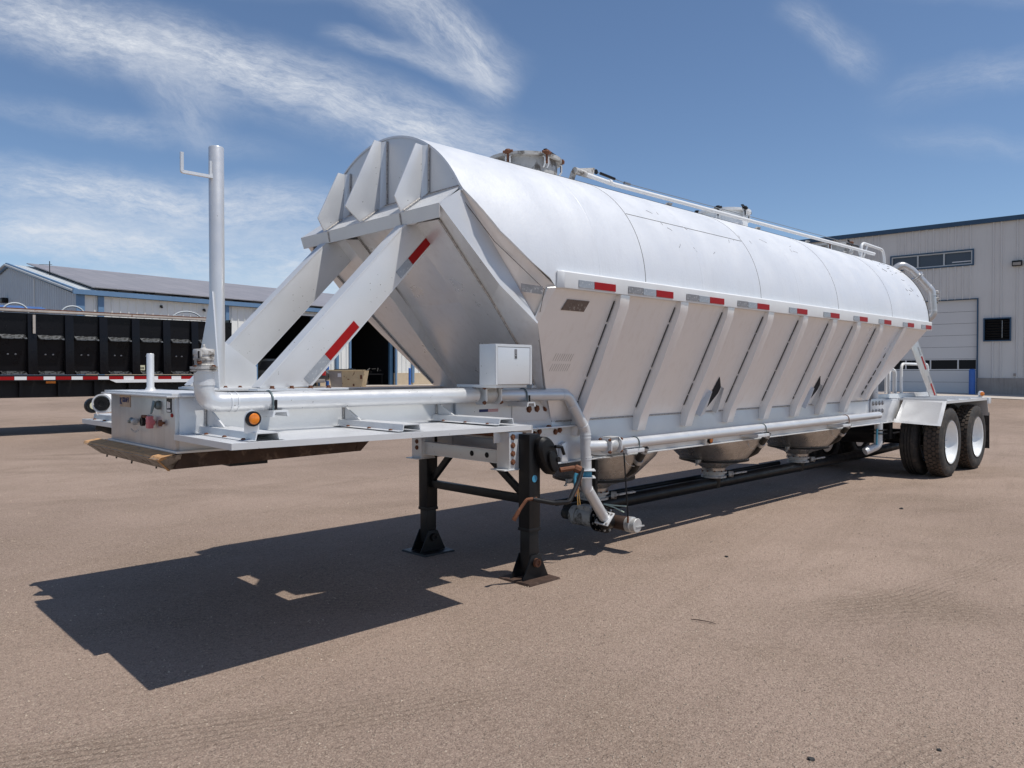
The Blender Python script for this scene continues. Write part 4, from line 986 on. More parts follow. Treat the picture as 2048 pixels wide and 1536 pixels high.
for x in (10.2, 10.9, 11.2): MB().tube([(x, CY, .253), (x+.05, CY, .253)], .068, 16).build('line_coupling', 'black', T)
# discharge assembly lying across the frame at the front of the line
ax_ = (0, -1, 0); DX, DZ = 5.09, .235
da = MB().lathe((DX, 4.38, DZ), ax_, [(0, .075), (.02, .082), (.18, .082), (.20, .075)], 24)
da.box((DX-.05, 4.22, DZ+.06), (DX+.05, 4.36, DZ+.10)); d_o = da.build('discharge_tee', 'dirtycast', T, bevel=.003)
MB().lathe((DX, 4.56, DZ), ax_, [(0, .045), (.01, .052), (.11, .052), (.12, .048)], 20).build('end_cap', 'rubber', d_o)
MB().lathe((DX, 4.45, DZ), ax_, [(0, .06), (.012, .085), (.07, .085)], 24).build('tee_collar', 'dirtycast', d_o)
for y in (4.17, 4.125, 4.08):
    fo = MB().lathe((DX, y, DZ), ax_, [(0, .108), (.018, .108)], 28).build('flange', 'blackgloss', d_o); bb = MB()
    for k in range(8): bb.bolt((DX+.090*cos(k*.785+.3), y-.018, DZ+.090*sin(k*.785+.3)), (0, -1, 0), .009, .010)
    bb.build('bolt', 'cast', d_o)
MB().lathe((DX, 4.16, DZ), ax_, [(0, .07), (.12, .07)], 20).build('swivel', 'black', d_o)
MB().tube(bend([(4.87, 3.925, .31), (4.93, 3.96, .25), (DX, 4.02, DZ)], .03), .058, 16).build('inlet_elbow', 'black', d_o)
MB().lathe((DX, 4.05, DZ), ax_, [(0, .056), (.01, .058), (.19, .060), (.20, .056)], 22).build('outlet_hose', 'brown', d_o)
MB().lathe((DX, 3.845, DZ), ax_, [(0, .064), (.03, .066), (.032, .058), (.04, .058), (.042, .066), (.052, .066), (.056, .058), (.09, .056), (.096, .060), (.10, .056)], 24).build('camlock_coupler', 'cast', d_o)
MB().obox((DX+.03, 3.745, DZ-.01), (1, 0, 0), (0, 1, 0), (0, 0, 1), (.055, .006, .005)).build('cam_lever', 'cast', d_o)
for dz in (.0, .035): MB().tube([(DX+.02, 4.12, DZ+.13), (DX+.10, 4.07, DZ+.115-dz*.5), (DX+.21-dz, 4.02, DZ+.10-dz*1.4)], .006, 6).build('valve_grip', 'green', d_o)
MB().tube([(5.025, 3.84, SZ-.06), (5.03, 3.80, .31)], .006, 8).build('hanger_rod', 'black', T)
MB().tube([(5.03, 3.80, .31), (5.03, 3.80, .26)], .009, 8).build('rod_hook', 'rust', T)
MB().box((4.84, 3.99, .36), (4.87, 4.03, .80)).build('frame_drop', 'black', T)
# cable run from frame to first outrigger
MB().tube([(4.62, 3.96, .865), (4.8, 3.965, .82), (5.0, 3.94, .80)], .004, 6).build('cable', 'black', T)

# ---- hatches on top
def hatch(x, r=.33, h=.17, dirty=True):
    ztop = CZ+RAD
    m_ = 'dirtycast' if dirty else 'white'
    o = MB().lathe((x, CY, ztop-.06), (0, 0, 1), [(0, r*.93), (h+.02, r*.93)], 36).build('hatch_collar', m_, T)
    z1 = ztop-.06+h+.02
    MB().lathe((x, CY, z1), (0, 0, 1), [(0, r), (.001, r*1.06), (.026, r*1.06), (.028, r*.97), (.045, r*.7), (.055, .01)], 36).build('hatch_lid', m_, o)
    for k in range(6):
        a_ = k*pi/3+.35; c = V((x+(r+.015)*cos(a_), CY+(r+.015)*sin(a_), z1-.02))
        e1, e2 = V((cos(a_), sin(a_), 0)), V((-sin(a_), cos(a_), 0))
        bb = MB()
        for s2 in (-1, 1): bb.tube(bend([c+e2*.018*s2-e1*.02+V((0, 0, -.07)), c+e2*.018*s2+V((0, 0, -.05)), c+e2*.018*s2+V((0, 0, .01)), c+e2*.018*s2-e1*.02+V((0, 0, .02))], .01), .006, 6)
        bb.build('clamp_lug', 'white', o)
        k2 = MB().tube([c+V((0, 0, -.04)), c+V((0, 0, .065))], .009, 8); k2.lathe(c+V((0, 0, .030)), (0, 0, 1), [(0, .026), (.02, .030), (.035, .022)], 8); k2.tube([c+V((0, 0, .048))-e2*.042, c+V((0, 0, .048))+e2*.042], .012, 6)
        k2.build('clamp_wing_nut', 'rust' if dirty else 'black', o)
    MB().obox((x+.12, CY-.2, z1+.075), V((1, .3, -.05)).normalized(), V((-.3, 1, 0)).normalized(), (0, 0, 1), (.12, .014, .005)).build('hatch_handle', 'black', o)
    return o
hatch(4.56, .30, .13); hatch(7.78, .29, .17, False); hatch(10.70, .29, .13, True)
# ---- walk rail pipe beside the hatches
wz = 3.155
wp = MB().tube([(4.80, 4.18, wz+.03), (5.3, 4.17, wz), (10.9, 4.12, wz+.02)], .0195, 14).build('walk_rail', 'white', T, sharp=50)
pring((4.86, 4.18, wz+.027), (1, 0, -.07), .027, .14, 'rail_sleeve', 'dirtycast', wp); pring((5.25, 4.172, wz+.01), (1, 0, -.07), .025, .03, 'rail_sleeve', 'white', wp)
for x in (6.20, 7.95, 9.2, 10.35):
    q = [(x-.035, 4.18, wz-.02), (x+.035, 4.18, wz-.02), (x+.02, 4.20, 3.095), (x-.06, 4.20, 3.095)]
    MB().loft(q, [(p[0], p[1]+.03, p[2]) for p in q]).build('rail_foot', 'dirtycast', wp, bevel=.001)
MB().tube([(4.82, 4.21, wz+.03), (4.80, 4.23, 3.10)], .026, 10).build('rail_foot', 'dirtycast', wp)
q = [(4.86, 4.24, wz+.07), (5.08, 4.20, wz+.11), (5.06, 4.20, wz+.01), (4.88, 4.22, wz+.02)]
MB().loft(q, [(p[0], p[1]+.02, p[2]) for p in q]).build('cable_bracket', 'dirtycast', wp, bevel=.001)
cab = [(5.08, 4.22, wz+.09), (5.52, 4.22, wz+.06), (10.9, 4.22, wz+.115)]
MB().tube(cab, .0035, 6).build('safety_cable', 'wire', T)
MB().tube([(5.18, 4.22, wz+.084), (5.38, 4.22, wz+.070)], .013, 8).build('turnbuckle', 'black', T)
MB().lathe((5.12, 4.22, wz+.086), (0, 1, 0), [(-.005, .022), (.005, .022)], 12).build('shackle', 'black', T)
MB().tube([(5.52, 4.22, wz+.060), (5.60, 4.22, wz+.060)], .014, 8).build('cable_clip', 'wire', T)
MB().tube([(10.45, 4.22, wz+.10), (10.85, 4.22, wz+.10)], .010, 8).build('turnbuckle', 'black', T)
# ---- rear hoop, rail end
MB().tube(bend([(11.14, 4.30, 3.10), (11.14, 4.30, 3.36), (12.0, 4.30, 3.345), (12.05, 4.30, 3.10)], .16), .020, 12).build('ladder_hoop', 'white', T)
MB().tube(bend([(11.14, 4.78, 3.10), (11.14, 4.78, 3.36), (12.0, 4.78, 3.345), (12.05, 4.78, 3.10)], .16), .020, 12).build('ladder_hoop', 'white', T)
MB().tube(bend([(10.9, 4.12, wz+.02), (11.15, 4.12, wz+.02), (11.22, 4.16, wz+.03), (11.15, 4.22, wz+.05)], .05), .020, 10).build('rail_end', 'white', T)
MB().tube([(10.95, 4.2, 3.09), (11.0, 4.16, wz+.12)], .012, 8).build('rail_end_post', 'white', T); MB().tube([(10.72, 4.15, 3.08), (10.68, 4.15, wz+.01)], .012, 8).build('rail_end_post', 'white', T)
# ---- rear vent pipe
vp = MB().tube(bend([(11.62, 4.02, 2.98), (11.68, 3.94, 3.06), (11.80, 3.84, 2.98), (12.02, 3.64, 2.68), (12.04, 3.62, 2.34), (12.0, 3.72, 2.24)], .12, 6), .055, 20).build('rear_air_pipe', 'bare', T, sharp=50)
d_ = V((.22, -.20, -.30)).normalized(); pring((11.86, 3.785, 2.90), d_, .082, .016, 'flange', 'bare', vp); pring((11.875, 3.772, 2.88), d_, .072, .02, 'flange', 'cast', vp)
pring((11.98, 3.675, 2.735), d_, .058, par=vp); pring((12.03, 3.628, 2.62), (0, 0, 1), .058, par=vp); pring((12.035, 3.625, 2.40), (0, 0, 1), .058, .012, par=vp)
MB().lathe((12.10, 3.60, 2.50), (0, 0, 1), [(0, .03), (.04, .03), (.05, .04), (.08, .04), (.09, .025), (.14, .025), (.15, .035), (.18, .035), (.19, .02)], 14).build('relief_valve', 'dirtycast', vp)

# ---- rear frame, deck, mudguards
ry0, ry1 = 3.375, 2*CY-3.375
b = MB().box((11.84, ry0, 1.092), (13.86, ry1, 1.102)); deck = b.build('rear_deck', 'silver', T, bevel=.002)
for x in (11.86, 12.40, 13.0, 13.55): MB().box((x, ry0+.01, 1.103), (x+.055, ry1-.01, 1.121)).build('deck_batten', 'silver', deck, bevel=.002)
for Ys in (ry0, ry1-.006): MB().box((11.84, Ys, 1.060), (13.86, Ys+.006, 1.0915)).build('deck_rim', 'silver', deck)
for s_ in (0, 1):
    f = mir if s_ else (lambda p: p)
    q = [(11.845, ry0, 1.103), (11.845, 3.95, 1.106), (11.50, 3.96, .785), (11.575, ry0, .755)]
    MB().loft([f(p) for p in q], [f((p[0]+.008, p[1], p[2])) for p in q]).build('mudguard', 'silver', T, bevel=.001)
    q = [(11.585, 3.985, .835), (11.66, 3.72, .835), (11.60, 3.80, .79), (11.54, 3.985, .79)]
    MB().loft([f(p) for p in q], [f((p[0]+.005, p[1], p[2])) for p in q]).build('mudguard_stay', 'silver', T)
    q = [(13.86, ry0, 1.09), (13.86, 3.95, 1.09), (13.97, 3.95, .80), (13.97, ry0, .80)]
    MB().loft([f(p) for p in q], [f((p[0]+.008, p[1], p[2])) for p in q]).build('mudguard', 'silver', T)
    q = [(13.965, ry0-.01, .86), (13.965, 3.95, .86), (13.985, 3.95, .28), (13.985, ry0-.01, .28)]
    MB().loft([f(p) for p in q], [f((p[0]+.008, p[1], p[2])) for p in q]).build('mud_flap', 'rubber', T)
    MB().box((11.78, 4.0 if not s_ else 5.066, .80), (14.2, 4.014 if not s_ else 5.08, 1.09)).build('rear_rail', 'silver', T)
MB().box((14.15, 3.42, .99), (14.30, 2*CY-3.42, 1.09)).build('rear_bumper', 'silver', T, bevel=.01)
ml = MB().lathe((13.62, 3.41, 1.165), (-.5, -.85, 0), [(0, .045), (.03, .045), (.034, .038)], 18).build('rear_marker_lamp', 'silver', T); MB().lathe((13.602, 3.382, 1.165), (-.5, -.85, 0), [(0, .034), (.02, .03), (.024, .01)], 18).build('amber_lens', 'amber', ml)
MB().box((13.60, 3.39, 1.10), (13.64, 3.43, 1.135)).build('lamp_foot', 'silver', T)
def rstrut(Y):
    a0_, a1_, b0_, b1_ = (12.22, 1.93), (12.52, 2.03), (13.50, 1.12), (12.92, 1.12)
    q = [(a0_[0], Y, a0_[1]), (a1_[0], Y, a1_[1]), (b0_[0], Y, b0_[1]), (b1_[0], Y, b1_[1])]
    q = [(11.95, Y, 2.06), (12.30, Y, 2.12), (13.36, Y, 1.122), (13.02, Y, 1.122)]
    o = MB().prism(q, (0, .012, 0)).build('rear_strut', 'bare', T, bevel=.001)
    d_ = (V(q[2])-V(q[1])).normalized(); n_ = V((-d_.z, 0, d_.x))*1
    MB().obox((V(q[2])+V(q[1]))/2+V((0, .05, 0)), d_, (0, 1, 0), n_, ((V(q[2])-V(q[1])).length/2, .05, .005)).build('strut_flange', 'bare', o)
    if Y < CY:
        for t0, t1, m_, lb in ((.22, .34, 'dot_w', 'silver'), (.36, .56, 'dot_r', 'red'), (.66, .76, 'dot_w', 'silver'), (.78, .97, 'dot_r', 'red')):
            u_, v_ = V(q[1]).lerp(V(q[2]), t0), V(q[1]).lerp(V(q[2]), t1); k = V((-.12, 0, -.02))
            pp = [u_+k*.9, v_+k*.9, v_+k*.45, u_+k*.45]; pp = [p+V((0, -.0035, 0)) for p in pp]
            MB().loft(pp, [p+V((0, .002, 0)) for p in pp]).build('reflective_tape', m_, o, label=lb+' reflective strip on the rear strut')
rstrut(3.95); rstrut(5.12)
# rear work platform and its guard hoops, fat post under the slope
MB().box((11.0, 4.20, 1.13), (13.9, 4.95, 1.165)).build('rear_platform', 'deckdirt', T)
MB().box((11.0, 4.16, 1.105), (13.9, 4.195, 1.18)).build('platform_edge', 'silver', T, bevel=.002)
for x0, x1, y, z1 in ((12.55, 13.78, 4.22, 1.635), (12.15, 12.42, 4.26, 1.54), (12.75, 13.1, 4.52, 1.56)):
    MB().tube(bend([(x0, y, 1.16), (x0, y, z1), (x1, y, z1), (x1, y, 1.16)], .10), .021, 12).build('guard_hoop', 'white', T)
MB().lathe((10.98, 4.05, 1.10), (0, 0, 1), [(0, .055), (.50, .055)], 18).build('rear_post', 'silver', T)
MB().tube(bend([(11.02, 4.0, .80), (11.02, 4.0, .48), (10.86, 4.12, .40)], .08), .055, 16).build('drop_pipe', 'silver', T)
MB().obox((11.02, 4.0, .70), (1, 0, 0), (0, 1, 0), (0, 0, 1), (.09, .09, .006)).build('flange', 'black', T); MB().obox((11.02, 4.0, .65), (1, 0, 0), (0, 1, 0), (0, 0, 1), (.09, .09, .006)).build('flange', 'black', T)
MB().tube([(10.92, 3.98, .72), (10.90, 3.98, .50)], .014, 8).build('valve_handle', 'valveblue', T)

# ---- running gear
def tyre_mesh(lug):
    b = MB(); R0 = .500
    prof = [(.0, .315), (.012, .325), (.006, .36), (.002, .40), (.006, .445), (.022, .478), (.034, .490)]
    tw = .25; g_ = [.040, .046, .090, .096, .125, .154, .160, .204, .210]
    if not lug:
        tr = []
        for c in (.085, .125, .165): tr += [(c-.007, R0), (c-.005, R0-.014), (c+.005, R0-.014), (c+.007, R0)]
        prof += [(.040, .497)] + tr + [(tw-.040, .497)]
    else:
        prof += [(.038, .484), (tw-.038, .484)]
    prof += [(tw-.034, .490 if not lug else .484), (tw-.022, .478), (tw-.006, .445), (tw-.002, .40), (tw-.006, .36), (tw-.012, .325), (tw, .315), (tw-.03, .300), (.03, .300)]
    b.lathe((0, 0, 0), (0, 1, 0), prof, 64, cap=False)
    tb_ = MB()
    if lug:
        n = 44
        for k in range(n):
            for j, (y0, y1, sh) in enumerate(((.028, .070, 0), (.076, .122, .5), (.128, .174, 0), (.180, .222, .5))):
                a0_ = 2*pi*(k+sh+.08)/n; a1_ = 2*pi*(k+sh+.86)/n; am = (a0_+a1_)/2; yc = (y0+y1)/2
                hexa = [(a0_, yc), (a0_+.18*(a1_-a0_), y0), (a1_-.18*(a1_-a0_), y0), (a1_, yc), (a1_-.18*(a1_-a0_), y1), (a0_+.18*(a1_-a0_), y1)]
                rt_ = .499 if j in (1, 2) else .494
                lo = [(.478*cos(a_), y, .478*sin(a_)) for a_, y in hexa]; hi = [(rt_*cos(a_), y, rt_*sin(a_)) for a_, y in hexa]
                tb_.loft(lo, hi)
    return b, tb_
def wheel_set(x, ysgn, outer=True, lug=False, depth=.13):
    """ysgn -1 near side, +1 far side; local y grows inboard"""
    Y = CY + ysgn*(1.165 if outer else .845)
    wgn = bpy.data.objects.new('wheel', None); COL.objects.link(wgn); WL[wgn.name] = V((x, Y, .5)); wgn.parent = T; wgn.location = V((x, Y, .5)) - WL[T.name]; wgn.empty_display_size = .1
    def put(b, nm, m_, **k):
        b.v = [(x+p[0], Y-ysgn*p[1], .5+p[2]) for p in b.v]; return b.build(nm, m_, wgn, **k)
    ty, td = tyre_mesh(lug); put(ty, 'tyre', 'rubber', sharp=28)
    if lug: put(td, 'tread', 'tread', sharp=28)
    r_ = MB().lathe((0, 0, 0), (0, 1, 0), [(.02, .318), (.008, .316), (.006, .302), (.012, .290), (.03, .284), (.05, .278), (.08, .262), (.105, .235), (.125, .19), (.135, .14), (.137, .0), (.165, .0), (.165, .2), (.16, .26), (.04, .31)] if outer else [(.02, .316), (.01, .300), (.04, .28), (.14, .26), (.2, .1), (.2, 0), (.22, 0), (.22, .27), (.04, .31)], 48, cap=False)
    put(r_, 'rim', 'rim', sharp=40, recalc=True)
    if outer:
        hb = MB().lathe((0, .14, 0), (0, -1, 0), [(0, .10), (.012, .09), (.016, 0)], 24)
        for k in range(10):
            a_ = k*2*pi/10; hb.lathe((.165*cos(a_), .135, .165*sin(a_)), (0, -1, 0), [(0, .017), (.022, .015), (.026, .01)], 6)
        put(hb, 'hub', 'rim')
    return wgn
for ax, x in enumerate((12.09, 13.40)):
    for sg in (-1, 1):
        wheel_set(x, sg, True, lug=(sg < 0)); wheel_set(x, sg, False)
    MB().tube([(x, 3.75, .5), (x, 2*CY-3.75, .5)], .065, 16).build('axle', 'black', T)
    MB().box((x-.5, 3.98, .55), (x+.5, 4.08, .62)).build('leaf_spring', 'black', T); MB().box((x-.5, 5.0, .55), (x+.5, 5.10, .62)).build('leaf_spring', 'black', T)
for x in (11.45, 12.70, 13.95): MB().box((x-.06, 3.98, .55), (x+.06, 4.08, .80)).build('spring_hanger', 'black', T)
MB().lathe((11.35, 4.55, .62), (0, 1, 0), [(-.5, .12), (-.49, .14), (.35, .14), (.36, .12)], 20).build('air_tank', 'black', T)
for x in (11.75, 13.05): MB().lathe((x, 4.32, .62), (1, 0, 0), [(0, .08), (.03, .09), (.10, .09), (.16, .07)], 16).build('brake_chamber', 'black', T)

# ================================================================== BACKGROUND
class Frame:
    """a local frame on a wall: s along the wall, n out of it towards the yard, z up"""
    def __init__(s, P0, ang, side):
        s.o = V(P0); s.d = V((cos(ang), sin(ang), 0)); s.n = V((-s.d.y, s.d.x, 0))*side
    def p(s, a_, n, z): return s.o + s.d*a_ + s.n*n + V((0, 0, z))
    def box(s, b, a0, a1, n0, n1, z0, z1):
        vs = [s.p(a0, n0, z0), s.p(a1, n0, z0), s.p(a1, n1, z0), s.p(a0, n1, z0), s.p(a0, n0, z1), s.p(a1, n0, z1), s.p(a1, n1, z1), s.p(a0, n1, z1)]
        return b.add(vs, [(0,3,2,1),(4,5,6,7),(0,1,5,4),(1,2,6,5),(2,3,7,6),(3,0,4,7)])
    def clad(s, b, a0, a1, z0, z1, pitch=.30, dep=.055, n=0., rw=.035):
        """ribbed sheet from a0 to a1; z1 may be a function of a"""
        f = z1 if callable(z1) else (lambda q: z1); xs = [(a0, 0)]
        k = math.ceil(a0/pitch)*pitch
        while k < a1-.06:
            if k > a0+.06: xs += [(k-rw-.02, 0), (k-rw*.5, dep), (k+rw*.5, dep), (k+rw+.02, 0)]
            k += pitch
        xs.append((a1, 0))
        b.grid([[s.p(a_, n+d_, z0), s.p(a_, n+d_, f(a_))] for a_, d_ in xs]); return b

# ---------------- long low shop on the left with two open bays
A7 = R(7.3); L = Frame((10.7, 41.9, 0), A7, -1)
shop = thing('metal_workshop', 'long low metal building with blue trim, solar roof and dark open bays', 'building', (10.7, 41.9, .5))
EZ, RZ, HW = 5.36, 7.46, 9.0; LEN = 62.
doors = [(10.05, 14.45, 5.10), (17.15, 21.15, 5.10), (29, 33, 5.1), (41, 45, 5.1)]
b = MB(); cur = .62; L.clad(b, .42, .62, .4, EZ)
segs = []
cuts = [(9.05, 9.75, 2.75)] + doors
for a0, a1, zt in cuts:
    L.clad(b, cur, a0, 1.47, EZ, .42); L.clad(b, a0, a1, zt, EZ, .42); cur = a1
L.clad(b, cur, LEN, 1.47, EZ, .42)
L.clad(b, 0., .42, .4, EZ)
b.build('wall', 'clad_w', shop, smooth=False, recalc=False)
cur = .15
for a0, a1, zt in cuts + [(LEN, LEN, 0)]:
    b = MB(); L.box(b, cur, a0, -.1, .05, .3, 1.47); cur = a1; b.build('base_course', 'wains', shop)
Gf = Frame(L.o, A7+pi/2, 1)          # gable end, running away from the corner
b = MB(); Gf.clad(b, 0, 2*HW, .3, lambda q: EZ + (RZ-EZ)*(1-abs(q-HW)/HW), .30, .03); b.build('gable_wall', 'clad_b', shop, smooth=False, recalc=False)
b = MB(); Gf.box(b, 5.20, 5.26, .03, .06, .4, 6.5); b.build('wall_joint', 'clad_w', shop)
# far side, back end and ceiling close the shell so the bays are dark inside
b = MB(); b.add([L.p(0, -2*HW, 0), L.p(LEN, -2*HW, 0), L.p(LEN, -2*HW, EZ), L.p(0, -2*HW, EZ)], [(0, 1, 2, 3)]); b.add([L.p(LEN, 0, 0), L.p(LEN, -2*HW, 0), L.p(LEN, -2*HW, EZ), L.p(LEN, -HW, RZ), L.p(LEN, 0, EZ)], [(0, 1, 2, 3, 4)])
b.build('rear_wall', 'clad_b', shop, smooth=False)
b = MB(); L.box(b, .1, LEN-.1, -8.5, -8.4, .5, 5.4); 
for a_ in (9.0, 15.2, 22., 34, 46): L.box(b, a_, a_+.1, -8.4, -.15, .5, 5.4)
L.box(b, .1, LEN, -8.4, -.15, 5.25, 5.3); b.build('bay_lining', 'dark', shop, smooth=False)  # bay shade is put into the near-black colour of this lining
def roofpt(a_, q, lift=0.): return L.p(a_, .25-q*(HW+.25), EZ+.10+(RZ-EZ)*q+lift)
b = MB(); A = [roofpt(-.25, 0), roofpt(LEN+.2, 0), roofpt(LEN+.2, 1), roofpt(-.25, 1)]; b.loft(A, [p+V((0, 0, .08)) for p in A])
A2 = [L.p(-.25, -2*HW-.25, EZ+.1), L.p(LEN+.2, -2*HW-.25, EZ+.1), roofpt(LEN+.2, 1), roofpt(-.25, 1)]; b.loft(A2, [p+V((0, 0, .08)) for p in A2])
for k in range(24): p0, p1 = roofpt(-.2+k*.3, 0, .08), roofpt(-.2+k*.3, 1, .08); b.tube([p0, p1], .02, 5)
rf = b.build('roof', 'roofw', shop, smooth=False)
b = MB(); L.box(b, -.27, LEN, .22, .34, EZ, EZ+.24); b.build('eave_gutter', 'trim_b', shop, smooth=False)
b = MB()
for q0, q1 in ((0, 1),):
    A = [Gf.p(-.3, .03, EZ+.02), Gf.p(HW, .03, RZ+.02), Gf.p(HW, .03, RZ+.26), Gf.p(-.3, .03, EZ+.26)]; b.loft(A, [p+Gf.n*.12 for p in A])
    A = [Gf.p(2*HW+.3, .03, EZ+.02), Gf.p(HW, .03, RZ+.02), Gf.p(HW, .03, RZ+.26), Gf.p(2*HW+.3, .03, EZ+.26)]; b.loft(A, [p+Gf.n*.12 for p in A])
b.build('rake_trim', 'trim_b', shop, smooth=False)
for a0, a1 in ((-.05, .34), (.98, 1.26)):
    b = MB(); L.box(b, a0, a1, .04, .12, .4, EZ); b.build('corner_trim', 'trim_b', shop, smooth=False)
for a0 in (7.95, 15.85, 22.72, 27.): b = MB(); L.box(b, a0, a0+.20, .05, .18, .75, EZ); b.build('downspout', 'trim_b', shop, smooth=False)
for a0, a1, zt in cuts:
    b = MB(); L.box(b, a0-.14, a0, .03, .10, .5, zt+.1); L.box(b, a1, a1+.14, .03, .10, .5, zt+.1); b.build('door_frame', 'trim_b', shop, smooth=False)
    b = MB(); L.box(b, a0, a1, .02, .06, zt, zt+.10); b.build('door_header', 'white', shop, smooth=False)
    if a1-a0 > 2:
        b = MB(); L.box(b, a1-.34, a1-.02, -.3, -.15, .5, zt); b.build('door_track', 'trim_n', shop, smooth=False)
# solar array on the slope (UV mapped so each module is a cell)
def arr(a0, a1, q0, q1):
    b = MB(); A = [roofpt(a0, q0, .22), roofpt(a1, q0, .22), roofpt(a1, q1, .22), roofpt(a0, q1, .22)]; b.loft(A, [p+V((0, 0, .05)) for p in A]); o = b.build('solar_array', 'solar', shop, smooth=False)
    uv = o.data.uv_layers.new(name='UVMap'); inv = WL[o.name]
    for lp_ in o.data.loops:
        p = V(o.data.vertices[lp_.vertex_index].co)+inv - L.o; uv.data[lp_.index].uv = (p.dot(L.d)/1.0, -p.dot(L.n)/1.65)
arr(.85, LEN-1, .05, .985)
for k in range(30): b = MB(); p = roofpt(2.4+k*1.9, .03, .10); b.box(p-V((.35, .03, 0)), p+V((.35, .03, .10))); b.build('array_clamp', 'dark', shop, smooth=False)
for a0, z in ((4.2, 5.05), (6.65, 5.02)):
    b = MB(); L.box(b, a0-.05, a0+.05, .04, .16, z-.06, z+.06); b.lathe(L.p(a0, .18, z-.10), (0, 0, 1), [(0, .05), (.07, .06), (.10, .03)], 10); b.build('wall_camera', 'black', shop)
b = MB(); Gf.box(b, 9.05, 9.45, .03, .35, 5.45, 5.75); b.build('wall_lamp', 'black', shop, bevel=.05)
b = MB(); b.add([L.p(7.9, .05, 5.12), L.p(8.25, .05, 5.12), L.p(8.25, .05, 5.32), L.p(7.9, .05, 5.32)], [(0, 1, 2, 3)])
# aerial on the roof
ar = MB(); pb = roofpt(.75, .60, 0); ar.tube([pb, pb+V((0, 0, .85))], .022, 6); ar.tube([pb+V((-.5, 0, .62)), pb+V((.12, .0, .68))], .014, 5)
ar.build('roof_aerial', 'black', shop)

def bollard(p, h, lab, r=.09):
    o = MB().lathe(p, (0, 0, 1), [(0, r), (h-.04, r), (h, r*.6)], 16).build('bollard', 'bluep'); tag(o, lab, 'bollard', 'blue steel bollards beside the doors'); return o
b1 = L.p(14.70, .7, 0); bollard((b1.x, b1.y, .58), 1.78, 'blue steel bollard between the dark van and the cream dumpster', .11)
b2 = L.p(21.95, .7, 0); bollard((b2.x, b2.y, .58), 1.25, 'blue steel bollard right of the open bay behind the dumpster', .09)

# dumpster
DU = Frame((25.45, 40.9, .60), R(-46), -1)     # s runs screen-left to right, n towards the viewer
du = thing('dumpster', 'cream and grey open top dumpster in front of the dark bay', 'dumpster', tuple(DU.o))
def trap(F_, x0, x1, x0t, x1t, n0, n1, z0, z1, b): 
    A = [F_.p(x0, n0, z0), F_.p(x1, n0, z0), F_.p(x1, n1, z0), F_.p(x0, n1, z0)]; B_ = [F_.p(x0t, n0-.0, z1), F_.p(x1t, n0-.0, z1), F_.p(x1t, n1+.12, z1), F_.p(x0t, n1+.12, z1)]
    return b.loft(A, B_)
b = MB(); trap(DU, -.28, .92, -.30, 1.12, -1.2, -.0, 0, 1.02, b); b.build('bin_body', 'bin', du)
b = MB(); trap(DU, -.98, -.285, -1.12, -.31, -1.2, -.0, 0, 1.02, b); b.build('bin_side', 'bing', du)
b = MB(); DU.box(b, -1.18, 1.18, .08, .16, 1.0, 1.07); b.build('bin_rim', 'bin', du)
b = MB(); DU.box(b, -.80, .35, -.9, .0, 1.05, 1.12); DU.box(b, .0, .25, -.6, -.3, 1.10, 1.16); b.build('bin_lid', 'black', du, bevel=.02)
b = MB(); DU.box(b, .05, .17, .03, .06, .45, .75); DU.box(b, .85, .98, .05, .09, .5, .75); DU.box(b, .38, .48, .0, .03, .05, .2); b.build('rust_patch', 'rust', du)
b = MB(); DU.box(b, -.55, -.33, .06, .10, .62, .85); b.build('bin_label', 'whiteink', du)
# dark cart in the bay
ca = L.p(19.9, -1.2, .6); cart = thing('shop_cart', 'dark wheeled cart of scrap standing in the open bay', 'cart', tuple(ca))
b = MB(); b.box(ca+V((-.9, -.4, .75)), ca+V((.9, .4, .82))); 
for dx in (-.8, .8): b.tube([ca+V((dx, -.3, 0)), ca+V((dx, -.3, .78))], .03, 6)
rnd = random.Random(4)
for k in range(9): c = ca+V((rnd.uniform(-.8, .8), rnd.uniform(-.3, .3), .9+rnd.random()*.25)); b.tube([c, c+V((rnd.uniform(-.5, .5), rnd.uniform(-.2, .2), rnd.uniform(-.1, .3)))], .05, 6)
b.build('cart_frame', 'black', cart)
MB().lathe(ca+V((-.75, -.5, .22)), (0, -1, 0), [(0, .22), (.06, .22)], 16).build('cart_wheel', 'rubber', cart)

# van
VA = Frame((22.2, 42.5, .6), R(-44), -1)
van = thing('parked_van', 'dark grey passenger van seen from behind beside the open bay', 'van', tuple(VA.o))
def outline(pts, n0, n1, b, inset=0.):
    return b.loft([VA.p(a_, n0, z) for a_, z in pts], [VA.p(a_, n1, z) for a_, z in pts])
low = [(-2.05, .35), (-2.1, .75), (-1.98, 1.02), (2.2, 1.05), (2.35, .8), (2.33, .45), (2.1, .32)]
b = MB(); outline(low, -1.7, .0, b); b.build('body', 'van', van, bevel=.05)
cab_ = [(-1.95, 1.0), (-1.62, 1.62), (-1.35, 1.74), (.9, 1.72), (1.9, 1.04)]
b = MB().loft([VA.p(a_, -1.55, z) for a_, z in cab_], [VA.p(a_, -.12, z) for a_, z in cab_]); b.build('cabin', 'van', van, bevel=.05)
b = MB()
for q in ([(-1.70, 1.08), (-1.50, 1.58), (-.75, 1.62), (-.75, 1.08)], [(-.65, 1.08), (-.65, 1.62), (.25, 1.60), (.25, 1.08)], [(.35, 1.08), (.35, 1.58), (.85, 1.56), (1.5, 1.08)]):
    b.loft([VA.p(a_, -.115, z) for a_, z in q], [VA.p(a_, -.095, z) for a_, z in q])
b.build('window', 'gl', van)
b = MB(); VA.box(b, -2.09, -1.90, -.14, .03, .85, 1.25); b.build('tail_light', 'tail', van)
